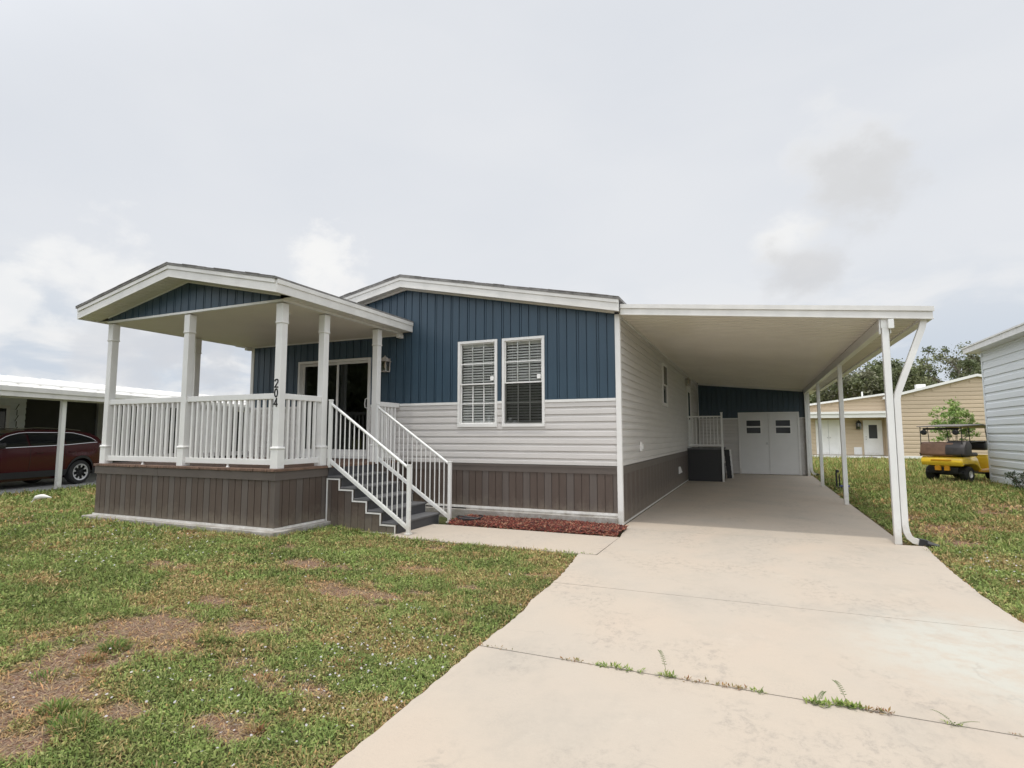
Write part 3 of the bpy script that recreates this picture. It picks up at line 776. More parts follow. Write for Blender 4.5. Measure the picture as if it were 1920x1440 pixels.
# ================================================================== PORCH
DX0, DX1, DY = -8.466, -4.313, -3.12; DT = .985
porch = thing('covered_porch', (-6.4, -1.6, 0), 'raised front porch with white posts, blue gable and brown skirting', 'porch')
mb = MB(); mb.bevbox(DX0-.12, DX1+.12, DY-.13, -.131, -.15, .112, .008)
mb.build('footing', M['footing'], porch)
mb = MB(); mb.box(DX0-.015, DX1+.015, DY-.018, DY+.03, .1125, .142); mb.box(DX1-.02, DX1+.0175, DY+.03, -2.10, .1125, .142)
mb.build('base_trim', M['white'], porch)
mb = MB(); FP = Frame((0, DY+.012, 0), (1, 0, 0), (0, -1, 0)); FPR = Frame((DX1-.012, 0, 0), (0, 1, 0), (1, 0, 0)); FPL = Frame((DX0+.012, 0, 0), (0, 1, 0), (-1, 0, 0))
batten(mb, FP, DX0, DX1-.085, C_(.146), C_(.82), w=.134, phase=DX0, mis=[0, 0, 1], double=False, d=.014, g=.013)
batten(mb, FPR, DY+.085, -.02, C_(.146), C_(.82), w=.134, phase=DY, mis=[0, 0, 0, 1], double=False, d=.014, g=.013)
batten(mb, FPL, DY, -.02, C_(.146), C_(.82), w=.134, phase=DY, mis=[0, 0, 1], double=False, d=.014, g=.013)
mb.box(DX1-.085, DX1+.003, DY-.003, DY+.085, .1465, .82, 1)
mb.build('skirting', [M['skirt_a'], M['skirt_b']], porch)
mb = MB()
mb.box(DX0-.02, DX0+1.62, DY-.02, DY+.01, .82, .948); mb.box(DX0+1.624, DX1+.02, DY-.02, DY+.01, .82, .948)
mb.box(DX1-.01, DX1+.0195, DY+.01, -.01, .82, .947); mb.box(DX0-.0195, DX0+.01, DY+.01, -.01, .82, .947)
mb.build('rim_board', M['skirt_c'], porch)
mb = MB(); x = DX0-.035; r3 = random.Random(5)
while x < DX1+.03:
    mb.bevbox(x, min(x+.134, DX1+.045), DY-.04+r3.uniform(-.006, .004), -.035, .9485, DT, .003); x += .140
mb.build('deck_boards', M['deck'], porch)

CZ = 3.46
def porch_post(x, y, ztop=3.44):
    mb = MB(); h = .058
    mb.bevbox(x-h, x+h, y-h, y+h, DT+.02, ztop-.02, .004)
    mb.bevbox(x-.070, x+.070, y-.070, y+.070, DT+.001, 1.285, .005); mb.bevbox(x-.080, x+.080, y-.080, y+.080, 1.262, 1.305, .012)
    mb.bevbox(x-.064, x+.064, y-.064, y+.064, 3.15, ztop, .005); mb.bevbox(x-.073, x+.073, y-.073, y+.073, 3.135, 3.165, .010)
    return mb.build('post', M['white'], porch)
PX = [(-8.38, -3.03), (-6.40, -3.03), (-4.385, -3.03), (-4.385, -2.14), (-4.385, -.74), (-8.38, -1.42)]
posts = [porch_post(*p) for p in PX]
part(posts[2], 'front right porch post carrying the house number 204'); part(posts[0], 'front left corner post of the porch')
# house number 204 down the front of the third post
def digit(ch, cx, cz, y, s):
    mb = MB(); th = .0195*s
    def seg(p, q):
        p = Vector((cx+p[0]*s, 0, cz+p[1]*s)); q = Vector((cx+q[0]*s, 0, cz+q[1]*s)); d = (q-p).normalized(); nn = Vector((-d.z, 0, d.x))*th/2
        e = d*th*.25
        A = [p+nn-e, q+nn+e, q-nn+e, p-nn-e]
        mb.prism([(v.x, v.z) for v in A], y-.006, y, 1)
    if ch == '2': pts = [(-.032, .038), (-.026, .055), (-.010, .065), (.012, .065), (.028, .054), (.033, .036), (.028, .018), (-.034, -.060)]; L = [(pts[i], pts[i+1]) for i in range(len(pts)-1)]+[((-.034, -.060), (.036, -.060))]
    elif ch == '0':
        pts = [(.031*math.cos(t), .062*math.sin(t)) for t in [2*math.pi*k/18 for k in range(18)]]; L = [(pts[i], pts[(i+1) % 18]) for i in range(18)]
    else: L = [((.014, -.066), (.014, .064)), ((.014, .064), (-.036, -.030)), ((-.036, -.030), (.036, -.030))]
    for p, q in L: seg(p, q)
    return mb.build('numeral', M['numeral'], posts[2])
for ch, z in (('2', 2.235), ('0', 2.095), ('4', 1.955)): digit(ch, -4.392, z, -3.03-.0583, .92)

def railing(p0, p1, name='railing', n=None, zt=2.095, label=None, foot=True):
    p0 = Vector((*p0, 0)); p1 = Vector((*p1, 0)); d = (p1-p0); Ln = d.length; d.normalize(); nn = Vector((-d.y, d.x, 0))
    T = Matrix(((d.x, nn.x, 0, p0.x), (d.y, nn.y, 0, p0.y), (0, 0, 1, 0), (0, 0, 0, 1)))
    mb = MB(); mb.bevbox(0, Ln, -.032, .032, zt-.088, zt, .006, T=T)
    r = mb.build(name, M['white'], porch)
    mb = MB(); mb.bevbox(0, Ln, -.022, .022, 1.035, 1.120, .004, T=T)
    if foot: mb.lathe([(.026, DT), (.026, DT+.012), (.016, DT+.02), (.016, 1.036)], T @ Vector((Ln/2, 0, 0)), n=12)
    mb.build('bottom_rail', M['white'], r)
    n = n or int(round(Ln/.122))-1
    for i in range(n):
        c = Ln*(i+1)/(n+1); mb = MB(); mb.box(c-.019, c+.019, -.019, .019, 1.1195, zt-.0875, T=T)
        mb.build('baluster', M['white'], r)
    if label: part(r, label)
    return r
g = .053
railing((PX[0][0]+g, -3.03), (PX[1][0]-g, -3.03), n=14, label='front railing of the porch, left bay')
railing((PX[1][0]+g, -3.03), (PX[2][0]-g, -3.03), n=15, label='front railing of the porch, right bay beside the house number')
railing((-4.385, -3.03+g), (-4.385, -2.14-g), n=6, foot=False, label='short side railing left of the stairs')
railing((-4.385, -.74+g), (-4.385, -.04), n=5, foot=False, label='short side railing between the stairs and the wall')
railing((-8.38, -3.03+g), (-8.38, -1.42-g), label='far side railing of the porch, front bay')
railing((-8.38, -1.42+g), (-8.38, -.04), label='far side railing of the porch, bay next to the wall')
# porch roof
pf = lambda x: 3.982-.2115*abs(x+6.40)
mb = MB()
for a, b in ((-8.74, -6.40), (-6.40, -4.06)):
    mb.prism([(a, pf(a)+.19), (b, pf(b)+.19), (b, pf(b)+.222), (a, pf(a)+.222)], -3.48, -.035, 1)
mb.prism([(-8.3, pf(-8.3)+.06), (-6.4, pf(-6.4)+.19), (-4.5, pf(-4.5)+.06), (-6.4, pf(-6.4)+.1)], -.035, .3, 1)
tabs(mb, -8.74, -6.40, lambda x: pf(x)+.2225, -3.48, -3.1, 3); tabs(mb, -6.40, -4.07, lambda x: pf(x)+.2225, -3.48, -3.1, 4)
pr_ = mb.build('roof', M['shingle'], porch)
mb = MB()
for a, b in ((-8.70, -6.40), (-6.40, -4.10)):
    mb.prism([(a, pf(a)), (b, pf(b)), (b, pf(b)+.188), (a, pf(a)+.188)], -3.452, -3.42, 1)
    mb.prism([(a, pf(a)+.128), (b, pf(b)+.128), (b, pf(b)+.187), (a, pf(a)+.187)], -3.468, -3.4525, 1)
for sx in (-1, 1):
    xe = -6.40+sx*2.30
    mb.box(xe-.02*(sx < 0)-.0, xe+.02*(sx > 0)+.0, -3.4515, -.04, pf(xe)+.001, pf(xe)+.186) if False else None
    a, b = (xe-.001, xe+.028) if sx > 0 else (xe-.028, xe+.001)
    mb.box(a, b, -3.451, -.036, pf(xe)-.004, pf(xe)+.185); mb.box(b if sx > 0 else a-.013, b+.013 if sx > 0 else a, -3.451, -.036, pf(xe)+.122, pf(xe)+.184)
mb.build('fascia', M['fascia'], pr_)
mb = MB(); rake_soffit(mb, -6.40, -8.70, -4.10, -3.42, -3.101, lambda x: pf(x)+.012)
mb.box(-8.698, -8.461, -3.10, -.04, 3.497, 3.506); mb.box(-4.309, -4.102, -3.10, -.04, 3.497, 3.506)
mb.build('soffit', M['soffit'], pr_)
mb = MB(); batten(mb, Frame((0, -3.085, 0), (1, 0, 0), (0, -1, 0)), -8.44, -4.36, C_(3.49), lambda s: max(3.492, pf(s)+.008), w=.178, phase=.03)
mb.build('gable', M['blue'], pr_)
mb = MB(); mb.box(-8.46, -4.31, -3.112, -3.07, CZ-.002, 3.493)
for a, b in ((-8.44, -6.40), (-6.40, -4.36)):
    mb.prism([(a, pf(a)-.012), (b, pf(b)-.012), (b, pf(b)+.010), (a, pf(a)+.010)], -3.115, -3.10, 1)
mb.box(-8.46, -8.425, -3.07, -.031, CZ-.001, 3.4965); mb.box(-4.345, -4.31, -3.07, -.031, CZ-.001, 3.4965)
mb.bevbox(-4.37, -4.29, -.17, -.03, 3.385, CZ-.003, .004); mb.bevbox(-8.48, -8.40, -.17, -.03, 3.385, CZ-.003, .004)
mb.box(-8.42, -4.35, -.060, -.032, CZ-.022, CZ-.002)
mb.build('beam_trim', M['white'], pr_)
mb = MB(); mb.box(-8.424, -4.346, -3.069, -.035, CZ, CZ+.02)
ce = mb.build('ceiling', M['porch_ceiling'], pr_)
mb = MB(); mb.lathe([(.001, -.03), (.05, -.028), (.065, -.012), (.065, 0)], (-4.9, -2.45, CZ), n=20)
fx = thing('ceiling_lamp', (-4.9, -2.45, CZ), 'small round light fixture on the porch ceiling', 'ceiling lamp')
ROOT['ceiling_lamp'] = Vector((-4.9, -2.45, CZ)); mb.build('diffuser', M['soffit'], fx)

# ================================================================== STAIRS
stairs = thing('porch_stairs', (-3.5, -1.46, 0), 'dark grey stairs with white handrails going down from the porch', 'stairs')
SY0, SY1 = -2.07, -.85; RI = (DT+.005)/6; TR = .268
xs = [DX1+.018+.335+TR*k-.03 for k in range(5)]     # outer edge of each tread
mbr = MB(); tz = []
for k in range(5):
    z = DT-RI*(k+1); tz.append(z)
    xa = DX1+.022 if k == 0 else xs[k-1]-.03; xb = xs[k]
    mb = MB(); mb.bevbox(xa, xb, SY0-.012, SY1+.012, z-.032, z, .006); mb.build('tread', M['tread'], stairs)
    zl = z-RI if k < 4 else -.03
    mb = MB(); mb.box(xb-.034, xb-.018, SY0+.014, SY1-.014, (tz[k]-RI+.0 if k < 4 else -.03), z-.0325); mb.build('riser', M['riser'], stairs)
mb = MB(); mb.box(DX1+.0205, DX1+.034, SY0+.014, SY1-.014, tz[0], DT-.04); mb.build('riser', M['riser'], stairs)
# side skirts following the steps
def step_poly(off=0.0):
    p = [(DX1+.021, -.05)]
    p.append((DX1+.021, tz[0]-.034-off))
    for k in range(5):
        p.append((xs[k]-.036-off, tz[k]-.034-off)); p.append((xs[k]-.036-off, (tz[k+1]-.034-off) if k < 4 else -.05))
    return p
FSK = step_poly()
for y0, y1 in ((SY0-.004, SY0+.012), (SY1-.012, SY1+.004)):
    mb = MB(); sgn = -1 if y0 < -1.5 else 1
    Fs = Frame((0, y0 if sgn < 0 else y1, 0), (1, 0, 0), (0, sgn, 0))
    for k in range(5):
        a = DX1+.021 if k == 0 else xs[k-1]-.036; b = xs[k]-.036
        batten(mb, Fs, a, b, C_(-.05), C_(tz[k]-.036), w=.134, phase=-4.2, mis=[0, 0, 1], double=False, d=.007, g=.008)
    mb.prism(FSK, y0, y1, 1)
    mb.build('side_skirting', [M['skirt_a'], M['skirt_b']], stairs)
    mb = MB(); yy0, yy1 = (y0-.018, y0-.0075) if sgn < 0 else (y1+.0075, y1+.018); w = .021
    mb.box(DX1+.022, DX1+.022+w, yy0, yy1, .10, tz[0]-.036-w)
    for k in range(5):
        a = DX1+.022 if k == 0 else xs[k-1]-.036-w; b = xs[k]-.036
        mb.box(a, b, yy0, yy1, tz[k]-.036-w, tz[k]-.036)
        mb.box(b-w, b, yy0, yy1, (tz[k+1]-.036 if k < 4 else -.045), tz[k]-.036-w)
    mb.box(-3.9, xs[4]-.036-w, yy0, yy1, -.02, 0.0)
    mb.build('step_trim', M['white'], stairs)
NX = -2.735; UX = -4.262
for y, wh in ((SY0, 'near'), (SY1, 'far')):
    mb = MB(); mb.bevbox(NX-.027, NX+.027, y-.027, y+.027, -.003, 1.015, .004); mb.bevbox(NX-.032, NX+.032, y-.032, y+.032, 1.012, 1.032, .004)
    mb.bevbox(NX-.045, NX+.045, y-.045, y+.045, -.0035, .022, .004)
    mb.build('newel_post', M['white_al'], stairs)
    mb = MB(); mb.bevbox(UX-.026, UX+.026, y-.026, y+.026, DT-.03, 2.035, .004); mb.bevbox(UX-.031, UX+.031, y-.031, y+.031, 2.032, 2.052, .004)
    mb.build('newel_post', M['white_al'], stairs)
    A = Vector((UX+.02, y, 1.975)); B = Vector((NX-.02, y, .985)); A2 = Vector((UX+.02, y, 1.055)); B2 = Vector((NX-.02, y, .095))
    mb = MB(); mb.tube([A, B], .022, 12); h = mb.build('handrail', M['white_al'], stairs); part(h, wh+' handrail of the stairs')
    mb = MB(); d = (B2-A2)
    mb.prism([(A2.x, A2.z-.028), (B2.x, B2.z-.028), (B2.x, B2.z+.028), (A2.x, A2.z+.028)], y-.019, y+.019, 1)
    mb.prism([(A2.x, A2.z+.0285), (B2.x, B2.z+.0285), (B2.x, B2.z+.040), (A2.x, A2.z+.040)], y-.012, y+.012, 1)
    mb.build('bottom_rail', M['white_al'], h)
    for i in range(15):
        t = (i+1)/16; p = A2.lerp(B2, t); q = A.lerp(B, t); mb = MB(); mb.tube([p+Vector((0, 0, .03)), q], .0095, 8, cap=False); mb.build('baluster', M['white_al'], h)

# ================================================================== CARPORT
carport = thing('carport', (2.0, 6.5, 0), 'white aluminium carport roof on slim posts attached to the right of the home', 'carport')
cz = lambda x: 3.487-.1035*x
YF, YB = -.12, 13.66
mb = MB()
y = YF+.03; k = 0
W_ = .1525
while y < YB:
    # each pan: flat with a raised groove
    e = min(y+W_, YB)
    A = (.035, cz(.035)); B = (4.20, cz(4.20))
    for (ya, na, yb, nb) in ((y, .0, y+.012, .0), (y+.012, .0, y+.022, .034), (y+.022, .034, y+.044, .034), (y+.044, .034, y+.050, .018), (y+.050, .018, e-.006, .014), (e-.006, .014, e, .0)):
        yb = min(yb, e)
        if yb > ya: mb.add([(A[0], ya, A[1]+na), (B[0], ya, B[1]+na), (B[0], yb, B[1]+nb), (A[0], yb, A[1]+nb)], [(3, 2, 1, 0)])
    y = e
mb.build('roof_panel', M['pan'], carport)
mb = MB(); mb.prism([(.03, cz(.03)+.08), (4.24, cz(4.24)+.08), (4.24, cz(4.24)+.12), (.03, cz(.03)+.12)], YF+.03, 16.9, 1); mb.build('roof_top', M['roofwhite'], carport)
mb = MB()
fz = lambda x: 3.475-.1018*x
mb.prism([(.066, fz(.066)), (4.315, fz(4.315)), (4.315, fz(4.315)+.165), (.066, fz(.066)+.165)], YF, YF+.03, 1)
mb.prism([(.066, fz(.066)+.105), (4.33, fz(4.33)+.105), (4.33, fz(4.33)+.172), (.066, fz(.066)+.172)], YF-.02, YF-.0005, 1)
mb.prism([(.066, fz(.066)-.004), (4.32, fz(4.32)-.004), (4.32, fz(4.32)+.012), (.066, fz(.066)+.012)], YF-.012, YF-.0005, 1)
mb.build('fascia', M['fascia'], carport)
mb = MB(); za, zb_ = 3.03, 3.185
for (a, b, c, d) in ((4.285, 4.31, za, zb_+.01), (4.19, 4.2845, za, za+.012), (4.19, 4.202, za+.0125, zb_-.04)):
    mb.box(a, b, YF+.0305, YB, c, d)
mb.box(4.3105, 4.322, YF+.0305, YB, zb_-.03, zb_+.012)
mb.build('gutter', M['white_al'], carport)
mb = MB()
mb.bevbox(3.718, 3.822, YF+.031, YB, 2.955, 3.103, .006)
mb.build('beam', M['white_al'], carport)
CP = [-.045, 4.60, 9.16, 13.55]
for i, y in enumerate(CP):
    mb = MB(); mb.bevbox(3.728, 3.812, y-.042, y+.042, -.003, 2.96, .005)
    for xx in (3.7279, 3.812):
        for dy in (-.02, .02): pass
    mb.box(3.742, 3.798, y-.0425, y-.0418, .1, 2.9)
    if i == 0:
        mb.bevbox(3.700, 3.7145, y-.03, y+.03, 2.88, 3.10, .003); mb.bevbox(3.826, 3.838, y-.03, y+.03, 2.88, 3.10, .003)
        mb.bevbox(3.795, 3.865, y-.10, y-.0445, 2.94, 3.07, .004)
    p = mb.build('post', M['white_al'], carport)
    if i == 0: part(p, 'front carport post next to the downspout')
def sq_tube(mb, pts, hw, hd, mi=0):
    # rectangular pipe along pts lying in a y = const plane
    vs = []; n = len(pts)
    for i, p in enumerate(pts):
        p = Vector(p); d = (Vector(pts[min(i+1, n-1)])-Vector(pts[max(i-1, 0)])).normalized(); s = Vector((0, 1, 0)).cross(d).normalized()
        for a, b in ((-1, -1), (1, -1), (1, 1), (-1, 1)): vs.append(p+s*hw*a+Vector((0, 1, 0))*hd*b)
    fs = [(i*4+k, i*4+(k+1) % 4, (i+1)*4+(k+1) % 4, (i+1)*4+k) for i in range(n-1) for k in range(4)]
    fs += [(3, 2, 1, 0), tuple((n-1)*4+k for k in range(4))]
    mb.add(vs, fs, mi)
def downspout(y, first):
    mb = MB(); x = 3.862
    pts = [(x, y, 3.03), (x, y, .26), (x+.012, y, .17), (x+.04, y, .10), (x+.09, y, .055), (x+.15, y, .04)] if not first else [(4.225, y, 3.035), (4.20, y, 2.93), (3.905, y, 2.12), (x+.012, y, 2.03), (x, y, 1.96), (x, y, .26), (x+.012, y, .17), (x+.04, y, .10), (x+.09, y, .055), (x+.15, y, .04)]
    sq_tube(mb, pts, .038, .042)
    d = mb.build('downspout', M['white'], carport)
    mb = MB(); sq_tube(mb, [(x+.14, y, .043), (x+.23, y, .025)], .045, .05); mb.tube([(x+.22, y, .03), (x+.27, y-.02, .012), (x+.36, y-.05, .003)], [.05, .042, .025], 8)
    mb.build('spout_end', M['black'], d)
    return d
part(downspout(-.02, True), 'front downspout bending out to the gutter'); part(downspout(13.62, False), 'rear downspout by the shed corner')

# ================================================================== SHED
shed = thing('storage_shed', (1.9, 14.9, 0), 'grey storage shed with blue upper wall at the back of the carport', 'shed')
FH = Frame((0, 13.7, 0), (1, 0, 0), (0, -1, 0))
D0, D1, DTp = 1.50, 3.515, 2.262
mb = MB()
batten(mb, FH, .03, D0, C_(2.10), lambda s: cz(s)-.01, phase=0); batten(mb, FH, D0, D1, C_(DTp+.02), lambda s: cz(s)-.01, phase=0); batten(mb, FH, D1, 3.76, C_(2.10), lambda s: min(cz(s), 3.16)-.01, phase=0)
mb.build('upper_wall', M['blue'], shed)
mb = MB(); lap(mb, FH, .03, D0-.03, .03, 2.06, phase=.03); lap(mb, FH, D1+.03, 3.76, .03, 2.06, phase=.03)
lap(mb, Frame((3.81, 0, 0), (0, 1, 0), (1, 0, 0)), 13.7, 16.7, .03, 3.05, phase=.03)
mb.box(.05, 3.80, 13.72, 16.7, 0, 3.1)
mb.build('lower_siding', M['siding'], shed)
mb = MB(); mb.box(.03, D0-.03, 13.672, 13.699, 2.06, 2.10); mb.box(D1+.03, 3.76, 13.672, 13.699, 2.06, 2.10); mb.box(3.762, 3.83, 13.66, 13.74, .0, 3.12)
mb.box(.031, .06, 13.665, 13.6985, 2.101, 3.45); mb.prism([(.06, cz(.06)-.07), (3.7, cz(3.7)-.07), (3.7, cz(3.7)-.001), (.06, cz(.06)-.001)], 13.655, 13.690, 1)
mb.build('trim', M['white'], shed)
mb = MB(); mb.box(D0-.03, D0+.03, 13.655, 13.70, .0, DTp); mb.box(D1-.03, D1+.03, 13.655, 13.70, 0, DTp); mb.box(D0-.03, D1+.03, 13.6545, 13.70, DTp+.0005, DTp+.045)
mb.build('door_frame', M['white'], shed)
mid = (D0+D1)/2
for a, b, lab in ((D0+.032, mid-.004, 'left leaf of the shed double door'), (mid+.004, D1-.032, 'right leaf of the shed double door')):
    mb = MB(); mb.bevbox(a, b, 13.672, 13.705, .015, DTp-.002, .003); d = mb.build('door', M['shed_white'], shed); part(d, lab)
    c = 2.0 if a < 2 else 3.0
    mb = MB(); w = .27; z0, z1 = 1.49, 2.03
    mb.box(c-w, c-w+.03, 13.66, 13.6715, z0, z1); mb.box(c+w-.03, c+w, 13.66, 13.6715, z0, z1); mb.box(c-w+.03, c+w-.03, 13.6602, 13.6715, z0, z0+.03); mb.box(c-w+.03, c+w-.03, 13.6602, 13.6715, z1-.03, z1); mb.box(c-w+.03, c+w-.03, 13.6598, 13.6713, 1.735, 1.785)
    wi = mb.build('window', M['white'], d)
    mb = MB(); mb.box(c-w+.03, c+w-.03, 13.668, 13.6714, z0+.03, z1-.03); mb.build('pane', M['shedglass'], wi)
    if a < 2:
        mb = MB(); mb.lathe([(.001, .07), (.028, .065), (.03, .04), (.012, .03), (.012, 0)], (b-.06, 13.672, 1.15), (0, -1, 0), 14); mb.prism([(b-.10, 1.10), (b-.02, 1.10), (b-.06, 1.19)], 13.665, 13.6718, 1); mb.build('handle', M['steel'], d)

# ================================================================== SIDE STEPS under the carport
sdk = thing('side_stairs', (.6, 10.5, 0), 'small dark side landing with white rail beside the home under the carport', 'stairs')
mb = MB(); mb.box(.03, 1.08, 9.66, 9.69, .0, 1.0); mb.box(1.05, 1.08, 9.69, 11.3, 0, .5); mb.build('skirting', M['black'], sdk)
mb = MB(); mb.box(.03, 1.12, 9.64, 11.3, 1.0, 1.04); mb.build('landing', M['tread'], sdk)
mb = MB(); mb.bevbox(1.06, 1.12, 9.60, 9.66, 0, 2.15, .004); mb.bevbox(1.05, 1.13, 9.59, 9.67, 2.15, 2.18, .004); mb.build('newel_post', M['white_al'], sdk)
mb = MB(); mb.box(.05, 1.06, 9.615, 9.645, 2.02, 2.07); rr = mb.build('railing', M['white_al'], sdk); mb = MB(); mb.box(.05, 1.06, 9.615, 9.645, 1.12, 1.16); mb.build('bottom_rail', M['white_al'], rr)
for i in range(9):
    mb = MB(); x = .10+i*.108; mb.box(x-.01, x+.01, 9.62, 9.64, 1.16, 2.02); mb.build('baluster', M['white_al'], rr)
mb = MB()
for k in range(6):
    z = 1.0-k*.17; yy = 9.72+k*.26
    mb.box(1.125, 1.28, yy-.02, yy+.26, z-.04, z); mb.box(1.125, 1.28, yy+.22, yy+.26, z-.17, z-.04)
mb.build('step', M['black'], sdk)
mb = MB()
for k in range(6):
    z = 1.0-k*.17; yy = 9.72+k*.26
    mb.box(1.281, 1.325, yy, yy+.27, z-.035, z); mb.box(1.281, 1.325, yy+.235, yy+.27, z-.17, z-.035)
mb.build('step_trim', M['white'], sdk)

# ================================================================== MULCH BED, HOSE
def chips(name, n, fn, L, cols, seed, label, cat, mat_, zb=0.0, group=None):
    rs = np.random.RandomState(seed); P = fn(rs, n)
    n = len(P)
    yaw = rs.rand(n)*6.28; ti = rs.normal(0, .35, n); l = L[0]+(L[1]-L[0])*rs.rand(n)**2; w = l*(.18+.2*rs.rand(n))
    d = np.stack([np.cos(yaw)*np.cos(ti), np.sin(yaw)*np.cos(ti), np.sin(ti)], 1); s = np.stack([-np.sin(yaw), np.cos(yaw), rs.normal(0, .3, n)], 1)
    u = np.cross(d, s)*.006
    V = np.concatenate([P-d*l[:, None]-s*w[:, None], P+d*l[:, None]-s*w[:, None]*.6, P+d*l[:, None]*.8+s*w[:, None], P-d*l[:, None]*.9+s*w[:, None]*.8], 1).reshape(n, 4, 3)
    V2 = V+u[:, None, :]
    VV = np.concatenate([V, V2], 1).reshape(-1, 3); base = (np.arange(n)*8)[:, None]
    F = np.concatenate([base+np.array(f)[None] for f in ((3, 2, 1, 0), (4, 5, 6, 7), (0, 1, 5, 4), (1, 2, 6, 5), (2, 3, 7, 6), (3, 0, 4, 7))], 0)
    me = bpy.data.meshes.new(name); np_mesh(me, VV, F)
    cc = np.array(cols)[rs.randint(0, len(cols), n)]*(.7+.6*rs.rand(n, 1)); set_col(me, np.repeat(cc, 8, 0)); me.materials.append(mat_)
    o = bpy.data.objects.new(name, me); sc.collection.objects.link(o); tag(o, label, cat, group, 'stuff'); return o
def mfn(rs, n):
    x = rs.uniform(-2.70, .155, n); y = rs.uniform(-1.02, -.12, n)
    keep = ~((x > -.06) & (y > -.28)) & (y < -.13-.03*np.sin(x*9)) & (y > -1.015)
    x, y = x[keep], y[keep]; h = .052*np.clip(np.minimum((y+1.06)/.15, (-y-.10)/.1), .15, 1)+.02*fbm(x*5, y*5)
    return np.stack([x, y, -.03+h+rs.rand(len(x))*.022], 1)
chips('mulch', 11000, mfn, (.012, .042), [(.20, .042, .026), (.14, .032, .022), (.26, .068, .042), (.07, .024, .020), (.34, .18, .11)], 4, 'red wood mulch in the bed between walkway and wall', 'mulch', M['mulchchip'])
mb = MB(); pts = []
for k in range(110):
    t = k/110*2*math.pi*3.2; r = .16+.012*math.sin(t*2.3)+.006*t
    pts.append((-2.42+r*math.cos(t)*.9, -.74+r*math.sin(t)*.55, .02+.0045*t+.012*math.sin(t*1.7)))
mb.tube(pts, .011, 8); hs = mb.build('garden_hose', M['hose']); tag(hs, 'black garden hose coiled at the foot of the stairs', 'hose')

# ================================================================== GRASS
def in_block(x, y):
    """where nothing grows"""
    b = (x > np.where(y < -2.3, ledge(y)-.012, .13)) & (x < redge(y)+.01) & (y > -14) & (y < 17)
    b |= (x > -2.95) & (x < .2) & (y > -2.27) & (y < 0)
    b |= (x > DX0-.13) & (x < DX1+.13) & (y > DY-.15)& (y < 1)
    b |= (x > -4.4) & (x < -2.9) & (y > SY0-.03) & (y < 0)
    b |= (x > HL-.1) & (x < .1) & (y > -.14) & (y < 17.2)
    b |= (x > 8.72) & (y > 2.9) & (y < 13.08)
    return b
ca = math.radians(14); NU = np.array([-math.sin(ca), math.cos(ca)]); NW = np.array([-math.cos(ca), -math.sin(ca)]); NO = np.array([-15.55, 0.0])
def near_pad(x, y):
    b = (x-NO[0])*NW[0]+(y-NO[1])*NW[1]; return b > .0
def grass_points(rs, n, r0, r1):
    """points in the viewing sector (with a wide margin) between two distances"""
    a = YAW+rs.uniform(-R_(58), R_(58), n); r = np.sqrt(rs.uniform(r0*r0, r1*r1, n))
    x = 2.05-np.sin(a)*r; y = -9.19+np.cos(a)*r
    k = ~in_block(x, y) & ~near_pad(x, y) & (y < 32) & ~((x > -8.5) & (x < 3.9) & (y > -.1))
    return x[k], y[k]
GREENS = np.array([(.150, .225, .050), (.200, .262, .070), (.262, .295, .100), (.095, .180, .050), (.320, .330, .145), (.170, .210, .068)])
DRYS = np.array([(.38, .27, .13), (.42, .30, .18), (.31, .175, .10), (.34, .27, .12), (.40, .20, .10)])
